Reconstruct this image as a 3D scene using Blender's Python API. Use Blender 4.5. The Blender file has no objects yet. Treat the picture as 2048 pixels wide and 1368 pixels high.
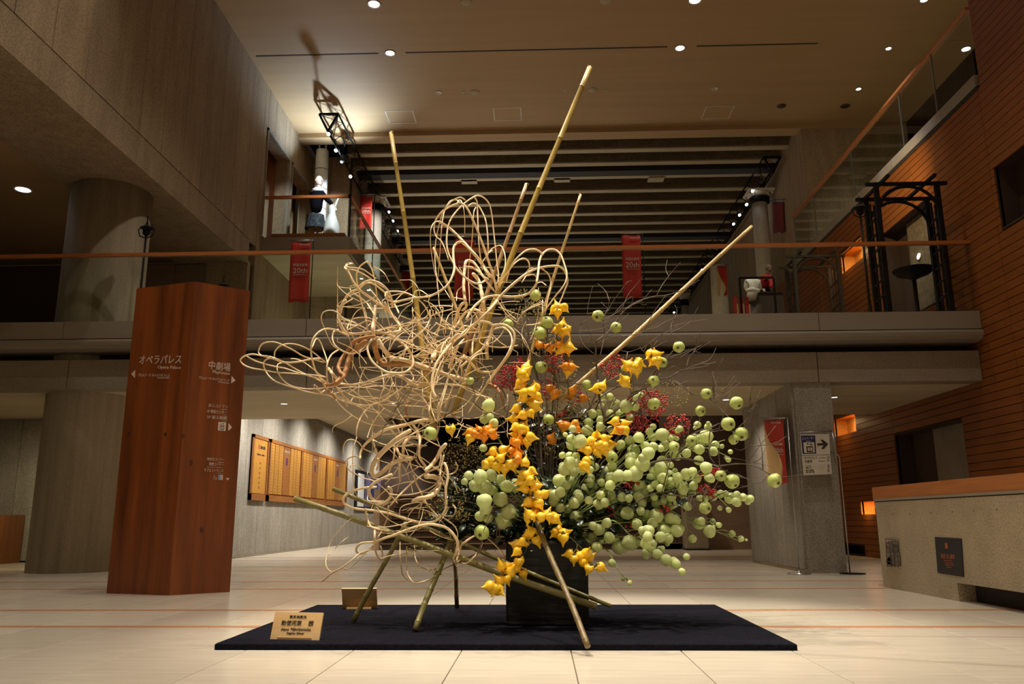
import bpy, bmesh, math, random
import numpy as np
from mathutils import Vector, Matrix, Euler

random.seed(7)
np.random.seed(7)
SC = bpy.context.scene
COL = SC.collection
PI = math.pi

# ------------------------------------------------------------------ camera
FPX = 1620.0
EYE = np.array([0.0, 0.0, 0.7])
_p, _y, _r = math.radians(12.4), math.radians(1.9), math.radians(0.23)
_fw = np.array([-math.sin(_y) * math.cos(_p), math.cos(_y) * math.cos(_p), math.sin(_p)])
_r0 = np.array([math.cos(_y), math.sin(_y), 0.0])
_u0 = np.cross(_r0, _fw)
_rt = _r0 * math.cos(_r) - _u0 * math.sin(_r)
_up = _u0 * math.cos(_r) + _r0 * math.sin(_r)
cam = bpy.data.objects.new('camera', bpy.data.cameras.new('camera'))
COL.objects.link(cam)
cam.data.sensor_width = 36.0
cam.data.lens = FPX / 2048 * 36.0
cam.data.clip_start = 0.05
cam.matrix_world = Matrix(((_rt[0], _up[0], -_fw[0], EYE[0]), (_rt[1], _up[1], -_fw[1], EYE[1]),
                           (_rt[2], _up[2], -_fw[2], EYE[2]), (0, 0, 0, 1)))
SC.camera = cam

# ------------------------------------------------------------------ world, exposure, lamps
SC.view_settings.view_transform = 'Standard'
SC.view_settings.look = 'None'
SC.view_settings.exposure = 0.0
SC.view_settings.gamma = 1.0
SC.cycles.use_denoising = True
SC.cycles.max_bounces = 6
SC.cycles.diffuse_bounces = 4
SC.cycles.glossy_bounces = 3
SC.cycles.transparent_max_bounces = 16
SC.cycles.caustics_reflective = False
SC.cycles.caustics_refractive = False
SC.cycles.sample_clamp_indirect = 4.0
w = bpy.data.worlds.new('world'); SC.world = w; w.use_nodes = True
w.node_tree.nodes['Background'].inputs[0].default_value = (1.0, 0.72, 0.42, 1)
w.node_tree.nodes['Background'].inputs[1].default_value = 0.012
WARM = (1.0, 0.89, 0.74)
KEY = (1.0, 0.90, 0.74)
COOL = (0.86, 0.92, 1.0)

def lamp(kind, name, loc, target, power, color=WARM, size=0.1, angle=60, blend=0.5, sx=1, sy=1):
    d = bpy.data.lights.new(name, kind); d.energy = power; d.color = color
    if kind == 'SPOT':
        d.spot_size = math.radians(angle); d.spot_blend = blend; d.shadow_soft_size = size
    elif kind == 'AREA':
        d.shape = 'RECTANGLE'; d.size = sx; d.size_y = sy
    else:
        d.shadow_soft_size = size
    o = bpy.data.objects.new(name, d); COL.objects.link(o); o.location = loc
    v = Vector(target) - Vector(loc)
    o.rotation_euler = v.to_track_quat('-Z', 'Y').to_euler()
    return o

CZ = 10.1      # hall ceiling height
# downlights of the hall ceiling grid (those in front of the frame light the arrangement)
for x, y, pw in ((-3, 5.0, 560), (3, 5.0, 640), (-3, 8.3, 620), (3, 8.3, 640), (0, 6.7, 380), (-3, 1.7, 400), (3, 1.7, 400),
                 (-3, 11.6, 420), (3, 11.6, 420), (-3, 14.9, 150), (3, 14.9, 150), (0, 3.3, 300), (-3, -1.6, 800), (3, -1.6, 800), (0, -3.5, 700),
                 (-5.0, 3.3, 300), (-5.0, 8.3, 300)):
    lamp('SPOT', 'downlight_lamp', (x, y, CZ - .06), (x, y, 0), pw * .86, WARM, .09, 95, .9)
# key spots on the arrangement
lamp('SPOT', 'key_lamp', (-2.2, 4.5, CZ - .1), (-.4, 5.7, 1.4), 2700, KEY, .06, 30, .7)
lamp('SPOT', 'key_lamp', (2.4, 4.6, CZ - .1), (.7, 5.6, 1.0), 2700, KEY, .06, 30, .7)
lamp('SPOT', 'back_lamp', (-2.2, 8.2, CZ - .1), (.2, 5.3, .4), 2200, KEY, .05, 36, .7)
# added area light behind the camera, filling ceiling, bridge and walls
lamp('AREA', 'room_fill', (0, -4.6, 5.2), (0, 12, 8.5), 70, (1, .80, .52), sx=9, sy=3)
# wall washer on the honour boards
for yy in (15.6, 17.6, 19.8, 22.4, 25.4, 29):
    lamp('SPOT', 'wash_lamp', (-4.7, yy, 3.3), (-5.9, yy + .1, .6), 300, (1, .95, .87), .06, 130, .9)
# low bridge downlights
for x, y in ((-4.11, 12.83), (-2.36, 12.88), (4.59, 12.65), (2.95, 12.87), (-.6, 12.9), (1.2, 12.9)):
    lamp('SPOT', 'bridge_lamp', (x, y, 2.5), (x, y, 0), 70, WARM, .04, 120, .9)
lamp('SPOT', 'left_lamp', (-8.3, 12.4, 2.5), (-8.6, 13.6, 0), 110, (1, .86, .55), .05, 130, .9)
# stage light on the costume figures, and a floodlight aimed up at the ceiling
lamp('SPOT', 'stage_lamp', (-3.9, 15.6, 8.7), (-4.75, 17.0, 7.75), 330, COOL, .05, 62, .5)
lamp('SPOT', 'stage_lamp', (-4.2, 17.0, 9.2), (-5.0, 18.9, 8.4), 420, COOL, .05, 40, .5)
lamp('SPOT', 'stage_up_lamp', (-4.75, 18.1, 8.75), (-4.9, 17.3, CZ), 420, (.62, .80, 1.0), .04, 125, .8)
lamp('SPOT', 'bust_fill_lamp', (3.4, 11.9, 9.6), (4.05, 13.8, 4.1), 420, (1, .92, .8), .05, 15, .5)  # spot added to brighten the bust, no truss hangs here
lamp('SPOT', 'wall_lamp', (4.6, 11.6, 6.2), (6.1, 13.6, 5.9), 160, (1, .8, .5), .06, 100, .8)
lamp('SPOT', 'column_lamp', (-3.4, 18.6, 9.3), (-4.4, 21.0, 8.3), 420, (1, .95, .85), .05, 40, .6)
for y in (11.6, 14.0, 16.6):
    lamp('SPOT', 'gallery_downlight', (7.6, y, CZ - .1), (7.9, y, 6.7), 130, (.95, .93, .8), .06, 110, .8)
lamp('SPOT', 'balcony_bounce_fill', (-4.9, 17.6, 3.6), (-5.1, 17.9, 6.3), 60, (1, .92, .66), .1, 150, .9)  # added uplight standing in for floor bounce on the balcony soffit
lamp('SPOT', 'gallery_lamp', (4.6, 12.6, 9.9), (6.1, 12.6, 6.5), 420, (.95, .95, 1.0), .06, 40, .8)
# added, unseen uplights that brighten the beam undersides, and added spots on the terrace
for x in (-3.2, 3.6):
    for y in (27, 32, 37, 42):
        lamp('SPOT', 'beam_fill_light', (x, y, 3.9), (x * .3, y - 6.5, 10), 300 if x < 0 else 110, (1, .88, .66), .08, 95, .9)
lamp('SPOT', 'beam_fill_light', (-3.6, 24, 4.2), (-2.5, 20, 10), 240, (.95, .95, .9), .08, 80, .9)
for x in (-2.5, 1.5):
    lamp('SPOT', 'terrace_fill', (x, 18.5, 5.5), (x, 20.5, 0), 420, (1, .80, .58), .1, 120, .9)

# ------------------------------------------------------------------ unprojection of measured pixels onto real planes
def ray(px, py):
    return _fw + _rt * ((px - 1024) / FPX) + _up * ((684 - py) / FPX)
def atY(px, py, Y):
    d = ray(px, py); return EYE + d * (Y / d[1])
def atX(px, py, X):
    d = ray(px, py); return EYE + d * (X / d[0])
def atZ(px, py, Z):
    d = ray(px, py); return EYE + d * ((Z - EYE[2]) / d[2])
def zc(p):
    return float(np.dot(np.array(p) - EYE, _fw))
def pxm(n, p):
    """size in metres of n photograph pixels at point p"""
    return n * zc(p) / FPX

# ------------------------------------------------------------------ materials
MATS = {}
def mat(name, c1, c2=None, scale=5.0, stretch=(1, 1, 1), rough=0.6, bump=0.0, detail=5.0, lo=.35, hi=.65, spec=.5,
        metal=0.0, c3=None, speck=0.0, speck_scale=60.0, rnd=0.0, emit=None, transl=0.0, coat=0.0):
    if name in MATS: return MATS[name]
    m = bpy.data.materials.new(name); m.use_nodes = True; MATS[name] = m
    nt = m.node_tree; N = nt.nodes; L = nt.links
    b = N['Principled BSDF']
    b.inputs['Roughness'].default_value = rough; b.inputs['Metallic'].default_value = metal
    b.inputs['Specular IOR Level'].default_value = spec
    if coat: b.inputs['Coat Weight'].default_value = coat; b.inputs['Coat Roughness'].default_value = .12
    if emit:
        b.inputs['Emission Color'].default_value = (*c1, 1); b.inputs['Emission Strength'].default_value = emit
    c2 = c2 or tuple(v * .8 for v in c1)
    tc = N.new('ShaderNodeTexCoord'); mp = N.new('ShaderNodeMapping'); mp.inputs['Scale'].default_value = stretch
    L.new(tc.outputs['Object'], mp.inputs['Vector'])
    nz = N.new('ShaderNodeTexNoise'); nz.inputs['Scale'].default_value = scale; nz.inputs['Detail'].default_value = detail
    nz.inputs['Roughness'].default_value = .62
    L.new(mp.outputs[0], nz.inputs['Vector'])
    rp = N.new('ShaderNodeValToRGB'); e = rp.color_ramp.elements
    e[0].position = lo; e[0].color = (*c2, 1); e[1].position = hi; e[1].color = (*c1, 1)
    if c3:
        k = rp.color_ramp.elements.new((lo + hi) / 2); k.color = (*c3, 1)
    L.new(nz.outputs['Fac'], rp.inputs[0]); col = rp.outputs[0]
    if speck:
        vo = N.new('ShaderNodeTexNoise'); vo.inputs['Scale'].default_value = speck_scale; vo.inputs['Detail'].default_value = 2
        L.new(tc.outputs['Object'], vo.inputs['Vector'])
        r2 = N.new('ShaderNodeValToRGB'); r2.color_ramp.elements[0].position = .36; r2.color_ramp.elements[1].position = .6
        r2.color_ramp.elements[0].color = (1 - speck,) * 3 + (1,); r2.color_ramp.elements[1].color = (1, 1, 1, 1)
        L.new(vo.outputs['Fac'], r2.inputs[0])
        mx = N.new('ShaderNodeMixRGB'); mx.blend_type = 'MULTIPLY'; mx.inputs[0].default_value = 1
        L.new(col, mx.inputs[1]); L.new(r2.outputs[0], mx.inputs[2]); col = mx.outputs[0]
    if rnd:
        oi = N.new('ShaderNodeObjectInfo'); mr = N.new('ShaderNodeMapRange')
        mr.inputs['To Min'].default_value = 1 - rnd; mr.inputs['To Max'].default_value = 1 + rnd
        L.new(oi.outputs['Random'], mr.inputs['Value'])
        mx = N.new('ShaderNodeMixRGB'); mx.blend_type = 'MULTIPLY'; mx.inputs[0].default_value = 1
        L.new(col, mx.inputs[1]); L.new(mr.outputs[0], mx.inputs[2]); col = mx.outputs[0]
    L.new(col, b.inputs['Base Color'])
    if bump:
        bp = N.new('ShaderNodeBump'); bp.inputs['Strength'].default_value = bump; bp.inputs['Distance'].default_value = .01
        L.new(nz.outputs['Fac'], bp.inputs['Height']); L.new(bp.outputs[0], b.inputs['Normal'])
    if transl:
        out = N['Material Output']; tr = N.new('ShaderNodeBsdfTranslucent'); ms = N.new('ShaderNodeMixShader')
        ms.inputs[0].default_value = transl
        L.new(col, tr.inputs['Color']); L.new(b.outputs[0], ms.inputs[1]); L.new(tr.outputs[0], ms.inputs[2])
        L.new(ms.outputs[0], out.inputs['Surface'])
    return m

def glass_mat():
    m = bpy.data.materials.new('clear_glass'); m.use_nodes = True; N = m.node_tree.nodes; L = m.node_tree.links
    N.remove(N['Principled BSDF'])
    t = N.new('ShaderNodeBsdfTransparent'); t.inputs[0].default_value = (.9, .93, .9, 1)
    g = N.new('ShaderNodeBsdfGlossy'); g.inputs['Roughness'].default_value = .02
    f = N.new('ShaderNodeFresnel'); g2 = N.new('ShaderNodeNewGeometry'); mr = N.new('ShaderNodeMapRange')
    mr.inputs['To Min'].default_value = 1.3; mr.inputs['To Max'].default_value = 1 / 1.3      # same reflectance on both faces of a thin pane
    L.new(g2.outputs['Backfacing'], mr.inputs['Value']); L.new(mr.outputs[0], f.inputs['IOR'])
    x = N.new('ShaderNodeMixShader')
    L.new(f.outputs[0], x.inputs[0]); L.new(t.outputs[0], x.inputs[1]); L.new(g.outputs[0], x.inputs[2])
    L.new(x.outputs[0], N['Material Output'].inputs['Surface']); return m

M_TILE = mat('cream_travertine', (.635, .57, .47), (.515, .45, .355), 3.2, (.55, 9, 9), .22, .0, 6, .3, .7, .5, rnd=.05)
M_GROUT = mat('grout', (.16, .11, .07), rough=.8)
M_STRIP = mat('red_stone_strip', (.52, .25, .13), (.45, .20, .10), 20, rough=.3)
M_CONC = mat('board_marked_concrete', (.40, .295, .18), (.30, .215, .13), 1.6, (3, 3, .45), .85, .25, 7, speck=.34, speck_scale=42, rnd=.09)
M_CONC2 = mat('bush_hammered_concrete', (.36, .33, .27), (.27, .24, .19), 2.0, (2, 2, .6), .85, .3, 7, speck=.45, speck_scale=75, rnd=.06)
M_SMOOTH = mat('smooth_concrete', (.30, .25, .18), (.23, .185, .125), 1.2, (.6, 2, 2), .75, .08, 6, speck=.2, speck_scale=40)
M_SOFFIT = mat('soffit_render', (.52, .45, .30), (.45, .375, .24), .9, (.5, 3, 1), .75, .05, 6)
M_CEIL = mat('ceiling_plaster', (.41, .265, .128), (.375, .238, .112), .6, (.25, 5, 1), .75, .03, 6)
M_BEAMF = mat('beam_dark_face', (.20, .145, .085), (.14, .10, .056), 6, (.5, 2, 2), .9, .2, 6, speck=.3, speck_scale=18)  # shade on the beam fronts is put into this darker colour
M_BEAM = mat('beam_lit_underside', (.46, .38, .26), (.38, .31, .20), 1.4, (.5, 3, 3), .8, .1, 6)  # lighter beam colour that carries the light from below
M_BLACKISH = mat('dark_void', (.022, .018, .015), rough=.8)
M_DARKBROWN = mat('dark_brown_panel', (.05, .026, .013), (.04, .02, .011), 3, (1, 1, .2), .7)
M_OWOOD = mat('orange_wall_board', (.24, .072, .009), (.18, .05, .006), 3.0, (6, .5, 14), .45, .05, 5, rnd=.05)
M_ODOOR = mat('orange_door_panel', (.42, .12, .02), (.32, .085, .013), 2, (5, 5, .5), .5)
M_RAIL = mat('handrail_wood', (.50, .17, .045), (.38, .12, .03), 5, (.4, 6, 6), .35)
M_PILLAR = mat('cedar_pillar', (.30, .078, .014), (.10, .024, .005), 1.5, (4.5, 4.5, .30), .42, .03, 8, .30, .70, rnd=.0)
M_FASCIA = mat('bridge_fascia_metal', (.27, .23, .175), (.24, .2, .15), 2, (.3, 1, 1), .55)
M_METAL = mat('brushed_steel', (.55, .55, .55), rough=.3, metal=.9)
M_WHITE = mat('white_paint', (.75, .75, .74), (.68, .68, .67), 6, rough=.5)
M_TEXTW = mat('white_lettering', (.72, .60, .52), rough=.6)
M_BLACK = mat('black_iron', (.008, .007, .006), rough=.75, spec=.2)
M_MAT = mat('black_carpet', (.012, .012, .0175), (.0065, .0065, .0098), 60, rough=1.0, bump=.6, spec=.03)
M_COLUMN = mat('column_concrete', (.40, .335, .235), (.27, .22, .145), 2.0, (4, 4, .22), .8, .15, 6, .3, .7, speck=.12, speck_scale=40)
M_VASE = mat('black_stoneware', (.013, .012, .011), (.006, .006, .0055), 8, (.6, .6, 5), .5, .7, 6, spec=.3)
M_CLOTHR = mat('red_banner', (.50, .025, .012), (.42, .018, .009), 3, rough=.7)
M_CLOTHY = mat('cream_banner', (.72, .50, .22), (.66, .45, .19), 3, rough=.7)
M_LIT = mat('lamp_white', (1, .93, .8), emit=14.0)
M_LITC = mat('lamp_cool', (.92, .94, 1), emit=18.0)
M_GREENSIGN = mat('exit_glow', (.25, .75, .7), emit=.6)
M_GLASS = glass_mat()
M_VINE = mat('peeled_vine', (.86, .68, .42), (.73, .53, .29), 9, (1, 1, 1), .6, .25, 6, .3, .65, rnd=.10)
M_VINEO = mat('orange_vine_bark', (.50, .255, .09), (.36, .16, .05), 12, (1, 1, 1), .65, .4, 6, .3, .65)
M_BAMG = mat('green_bamboo', (.29, .25, .08), (.17, .145, .045), 6, (1, 1, 1), .4, .05, 5, .3, .7)
M_BAMY = mat('yellow_bamboo', (.42, .29, .055), (.30, .20, .04), 5, (1, 1, 1), .38, .05, 5)
M_BAMT = mat('tan_bamboo', (.52, .36, .14), (.40, .26, .09), 5, (1, 1, 1), .42, .05, 5)
M_BAMD = mat('dark_mottled_bamboo', (.22, .15, .05), (.075, .05, .018), 14, (1, 1, 1), .45, .1, 6, .3, .6)
M_FOX = mat('yellow_fruit', (.96, .62, .025), (.92, .51, .014), 6, rough=.32, lo=.2, hi=.8, rnd=.07, coat=.15)
M_FOXO = mat('orange_fruit', (.86, .33, .01), (.80, .25, .006), 6, rough=.34, lo=.2, hi=.8, rnd=.08, coat=.15)
M_STEMG = mat('green_stem', (.10, .12, .03), (.06, .075, .02), 10, rough=.5)
M_POD = mat('pale_green_pod', (.76, .82, .42), (.64, .73, .31), 26, rough=.5, bump=.25, lo=.3, hi=.7, rnd=.12, transl=.3)
M_PODST = mat('pale_green_stalk', (.30, .36, .12), (.22, .27, .08), 10, rough=.55)
M_QUI = mat('green_quince', (.50, .56, .17), (.36, .45, .11), 9, rough=.4, lo=.3, hi=.7, rnd=.07, bump=.1)
M_QUIC = mat('quince_calyx', (.10, .07, .03), rough=.8)
M_BRANCH = mat('grey_brown_branch', (.14, .10, .07), (.07, .047, .03), 14, rough=.75, bump=.3)
M_RBERRY = mat('red_berry', (.52, .025, .02), (.40, .015, .015), 9, rough=.4)
M_YBERRY = mat('olive_yellow_berry', (.33, .26, .05), (.24, .20, .04), 9, rough=.5)
M_LEAF = mat('dark_green_leaf', (.022, .045, .015), (.012, .026, .010), 8, rough=.3)
M_CARD = mat('pale_wood_board', (.70, .47, .22), (.60, .38, .16), 3, (.6, 1, 8), .5)
M_INK = mat('black_ink', (.03, .02, .012), rough=.7)
M_FRAME = mat('board_frame_wood', (.30, .12, .03), (.22, .08, .02), 4, (5, .5, 5), .45)
M_STRIPW = mat('name_strip_wood', (.42, .205, .035), (.35, .16, .024), 6, (3, 3, .6), .5, rnd=.08)
M_TERR = mat('terrazzo_stone', (.50, .42, .29), (.42, .345, .23), 3, rough=.55, speck=.38, speck_scale=70)
M_SIGNW = mat('sign_white', (.62, .57, .48), rough=.5)
M_SIGNB = mat('sign_blue', (.012, .018, .09), rough=.5)
M_NAVY = mat('navy_cloth', (.006, .0065, .011), rough=1.0, spec=.03)
M_SKIN = mat('mannequin_skin', (.58, .36, .22), rough=.6)
M_PLASTER = mat('white_plaster', (.78, .74, .66), (.66, .62, .54), 8, rough=.7, bump=.4)
M_REDCOAT = mat('red_coat', (.50, .012, .012), rough=.8)
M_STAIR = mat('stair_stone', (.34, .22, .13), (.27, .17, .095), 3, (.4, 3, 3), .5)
M_TBROWN = mat('terrace_wall', (.27, .185, .125), (.22, .145, .095), 2, (.6, 1, 4), .65)
M_NICHE = mat('niche_wood', (.72, .34, .07), (.62, .28, .05), 3, (3, 3, 8), .5)

# ------------------------------------------------------------------ mesh helpers
def nrm(v):
    v = np.asarray(v, float); n = np.linalg.norm(v); return v / n if n > 1e-9 else v

class MB:
    def __init__(s): s.v = []; s.f = []; s.m = []; s.sm = []
    def add(s, vs, fs, mi=0, smooth=False):
        o = len(s.v); s.v += [tuple(map(float, p)) for p in vs]
        for f in fs: s.f.append(tuple(i + o for i in f)); s.m.append(mi); s.sm.append(smooth)
        return s
    def box(s, x0, x1, y0, y1, z0, z1, mi=0):
        vs = [(x, y, z) for z in (z0, z1) for x, y in ((x0, y0), (x1, y0), (x1, y1), (x0, y1))]
        return s.add(vs, [(0, 3, 2, 1), (4, 5, 6, 7), (0, 1, 5, 4), (1, 2, 6, 5), (2, 3, 7, 6), (3, 0, 4, 7)], mi)
    def obox(s, c, ax, ay, az, mi=0):
        """oriented box: centre and three half-axis vectors"""
        c = np.array(c, float); ax = np.array(ax, float); ay = np.array(ay, float); az = np.array(az, float)
        vs = [c + sx * ax + sy * ay + sz * az for sz in (-1, 1) for sx, sy in ((-1, -1), (1, -1), (1, 1), (-1, 1))]
        return s.add(vs, [(0, 3, 2, 1), (4, 5, 6, 7), (0, 1, 5, 4), (1, 2, 6, 5), (2, 3, 7, 6), (3, 0, 4, 7)], mi)
    def bar(s, a, b, wx, wy=None, mi=0, upv=(0, 0, 1)):
        a = np.array(a, float); b = np.array(b, float); d = nrm(b - a)
        u = nrm(np.cross(d, upv)) if abs(np.dot(d, upv)) < .98 else np.array([1., 0, 0])
        v = np.cross(u, d); wy = wy or wx
        return s.obox((a + b) / 2, u * wx / 2, v * wy / 2, (b - a) / 2, mi)
    def prism(s, pts, z0, z1, mi=0):
        n = len(pts)
        vs = [(x, y, z0) for x, y in pts] + [(x, y, z1) for x, y in pts]
        fs = [tuple(range(n - 1, -1, -1)), tuple(range(n, 2 * n))] + [(i, (i + 1) % n, n + (i + 1) % n, n + i) for i in range(n)]
        return s.add(vs, fs, mi)
    def lathe(s, c, prof, n=16, axis=(0, 0, 1), mi=0, smooth=True, squash=None):
        c = np.array(c, float); a = nrm(axis)
        u = nrm(np.cross(a, (0, 1, 0) if abs(a[1]) < .9 else (1, 0, 0))); v = np.cross(a, u)
        vs = []; fs = []
        for k, (r, h) in enumerate(prof):
            for i in range(n):
                t = 2 * PI * i / n
                vs.append(c + a * h + (u * math.cos(t) + v * math.sin(t)) * r)
        for k in range(len(prof) - 1):
            for i in range(n):
                j = (i + 1) % n; fs.append((k * n + i, k * n + j, (k + 1) * n + j, (k + 1) * n + i))
        fs.append(tuple(range(n - 1, -1, -1))); b = (len(prof) - 1) * n; fs.append(tuple(range(b, b + n)))
        return s.add(vs, fs, mi, smooth)
    def ball(s, c, r, n=10, m=7, mi=0, sc=(1, 1, 1)):
        vs = []; fs = []
        for k in range(m + 1):
            ph = PI * k / m
            for i in range(n):
                t = 2 * PI * i / n
                vs.append((c[0] + r * sc[0] * math.sin(ph) * math.cos(t), c[1] + r * sc[1] * math.sin(ph) * math.sin(t), c[2] + r * sc[2] * math.cos(ph)))
        for k in range(m):
            for i in range(n):
                j = (i + 1) % n; fs.append((k * n + i, (k + 1) * n + i, (k + 1) * n + j, k * n + j))
        return s.add(vs, fs, mi, True)
    def tube(s, P, R, n=7, mi=0):
        P = np.array(P, float); R = np.broadcast_to(np.array(R, float), (len(P),))
        T = np.gradient(P, axis=0); T /= np.linalg.norm(T, axis=1)[:, None] + 1e-9
        u = nrm(np.cross(T[0], (0, 1, 0) if abs(T[0][1]) < .9 else (1, 0, 0)))
        ang = np.linspace(0, 2 * PI, n, endpoint=False); vs = []
        for i in range(len(P)):
            u = nrm(u - T[i] * np.dot(u, T[i])); v = np.cross(T[i], u)
            for a in ang: vs.append(P[i] + (u * math.cos(a) + v * math.sin(a)) * R[i])
        fs = []
        for k in range(len(P) - 1):
            for i in range(n):
                j = (i + 1) % n; fs.append((k * n + i, k * n + j, (k + 1) * n + j, (k + 1) * n + i))
        fs.append(tuple(range(n - 1, -1, -1))); b = (len(P) - 1) * n; fs.append(tuple(range(b, b + n)))
        return s.add(vs, fs, mi, True)
    def build(s, name, mats, parent=None):
        me = bpy.data.meshes.new(name)
        off = wloc(parent)
        me.from_pydata([(x - off[0], y - off[1], z - off[2]) for x, y, z in s.v], [], s.f)
        for m in (mats if isinstance(mats, (list, tuple)) else [mats]): me.materials.append(m)
        me.polygons.foreach_set('material_index', s.m)
        me.polygons.foreach_set('use_smooth', s.sm)
        me.update()
        o = bpy.data.objects.new(name, me); COL.objects.link(o)
        if parent: o.parent = parent
        return o

def wloc(o):
    p = Vector((0, 0, 0))
    while o: p = p + Vector(o.location); o = o.parent
    return p
def tag(o, label=None, cat=None, group=None, kind=None):
    if label: o['label'] = label
    if cat: o['category'] = cat
    if group: o['group'] = group
    if kind: o['kind'] = kind
    return o
def thing(name, label, cat, loc, group=None):
    o = bpy.data.objects.new(name, None); o.empty_display_size = .1; COL.objects.link(o); o.location = tuple(map(float, loc))
    return tag(o, label, cat, group)
def struct(name, mb, mats, parent=None):
    o = mb.build(name, mats, parent)
    if not parent: o['kind'] = 'structure'
    return o
def place(name, me, parent, p, rot=None, scale=1.0):
    o = bpy.data.objects.new(name, me); COL.objects.link(o)
    o.parent = parent; o.location = Vector(tuple(map(float, p))) - wloc(parent)
    if rot is not None: o.rotation_euler = rot.to_euler() if hasattr(rot, 'to_euler') else rot
    o.scale = (scale,) * 3 if not hasattr(scale, '__len__') else scale
    return o

def crom(P, sub=4):
    """Catmull-Rom through points (any dimension)"""
    P = np.array(P, float)
    if len(P) < 3: return np.array([P[0] + (P[-1] - P[0]) * t for t in np.linspace(0, 1, sub + 1)])
    Q = np.vstack([2 * P[0] - P[1], P, 2 * P[-1] - P[-2]]); out = []
    for i in range(1, len(Q) - 2):
        a, b, c, d = Q[i - 1], Q[i], Q[i + 1], Q[i + 2]
        for t in np.arange(sub) / sub:
            out.append(.5 * ((2 * b) + (-a + c) * t + (2 * a - 5 * b + 4 * c - d) * t * t + (-a + 3 * b - 3 * c + d) * t ** 3))
    out.append(P[-1]); return np.array(out)

def text(body, name, mat_, parent, origin, rgt, up, height, width=None, align='LEFT', thick=.0012):
    """lettering as a thin mesh; origin is the baseline left, centre or right point"""
    cu = bpy.data.curves.new('t', 'FONT'); cu.body = body; cu.size = 1.0; cu.extrude = .004; cu.resolution_u = 2
    t = bpy.data.objects.new('t', cu); COL.objects.link(t)
    dg = bpy.context.evaluated_depsgraph_get(); dg.update()
    me = bpy.data.meshes.new_from_object(t.evaluated_get(dg))
    bpy.data.objects.remove(t); bpy.data.curves.remove(cu)
    n = len(me.vertices); co = np.empty(n * 3); me.vertices.foreach_get('co', co); co = co.reshape(-1, 3)
    if n == 0: return None
    lo, hi = co.min(0), co.max(0); wdt = hi[0] - lo[0]; hgt = hi[1] - lo[1]
    sy = height / max(hgt, .01); sx = (width / wdt) if width else sy
    x = (co[:, 0] - lo[0]) * sx; W = wdt * sx
    x -= {'LEFT': 0, 'CENTER': W / 2, 'RIGHT': W}[align]
    y = (co[:, 1] - lo[1]) * sy; z = co[:, 2] / .004 * thick
    r = nrm(rgt); u = nrm(np.array(up) - r * np.dot(up, r)); nn = np.cross(r, u)
    Wc = np.array(origin, float) + x[:, None] * r + y[:, None] * u + z[:, None] * nn
    Wc -= np.array(wloc(parent))
    me.vertices.foreach_set('co', Wc.reshape(-1)); me.update()
    me.materials.clear(); me.materials.append(mat_); me.name = name
    o = bpy.data.objects.new(name, me); COL.objects.link(o); o.parent = parent
    return o

# ================================================================== STRUCTURE
YB = 11.2       # front of the bridge beam
XL, XR = -5.9, 6.1
# ---- floor with cream slabs and red stone strips
fm = MB()
fm.box(-13, 9.2, -6, 44, -.3, -.012, 1)
X0, X1 = .16 - .6 * 11, .16 + .6 * 10
ROWS = [1.6, 2.63, 3.66, 4.69, 5.72, 6.75, 7.775, 8.8, 9.85, 10.9, 11.95, 13.0]
fm.box(-13, X0 - .002, -6, 44, -.012, 0, 0); fm.box(X1 + .002, 9.2, -6, 44, -.012, 0, 0)
fm.box(X0 - .002, X1 + .002, -6, ROWS[0] - .002, -.012, 0, 0); fm.box(X0 - .002, X1 + .002, ROWS[-1] + .002, 44, -.012, 0, 0)
floor = struct('floor', fm, [M_TILE, M_GROUT])
def tile_mesh(wx, wy):
    b = MB(); e = .002; t = .0025
    x, y = wx / 2 - t, wy / 2 - t
    b.add([(-x, -y, -.012), (x, -y, -.012), (x, y, -.012), (-x, y, -.012), (-x, -y, -e), (x, -y, -e), (x, y, -e), (-x, y, -e),
           (-x + e, -y + e, 0), (x - e, -y + e, 0), (x - e, y - e, 0), (-x + e, y - e, 0)],
          [(0, 1, 5, 4), (1, 2, 6, 5), (2, 3, 7, 6), (3, 0, 4, 7), (4, 5, 9, 8), (5, 6, 10, 9), (6, 7, 11, 10), (7, 4, 8, 11), (8, 9, 10, 11)])
    o = b.build('floor_tile', M_TILE); me = o.data; bpy.data.objects.remove(o); return me
tm = {}
for r in range(len(ROWS) - 1):
    wy = ROWS[r + 1] - ROWS[r]
    k = round(wy, 3)
    if k not in tm: tm[k] = tile_mesh(.6, wy)
    for c in range(21):
        place('floor_tile', tm[k], floor, (X0 + .6 * (c + .5), (ROWS[r] + ROWS[r + 1]) / 2, 0))
for i, y in enumerate((5.72, 6.75, 8.8, 9.85, 11.95, 13.0, 15.1, 16.2)):
    struct('trim_%d' % (i + 1), MB().box(-13, XR - .05, y - .045, y + .045, -.004, .0015), M_STRIP)

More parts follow.
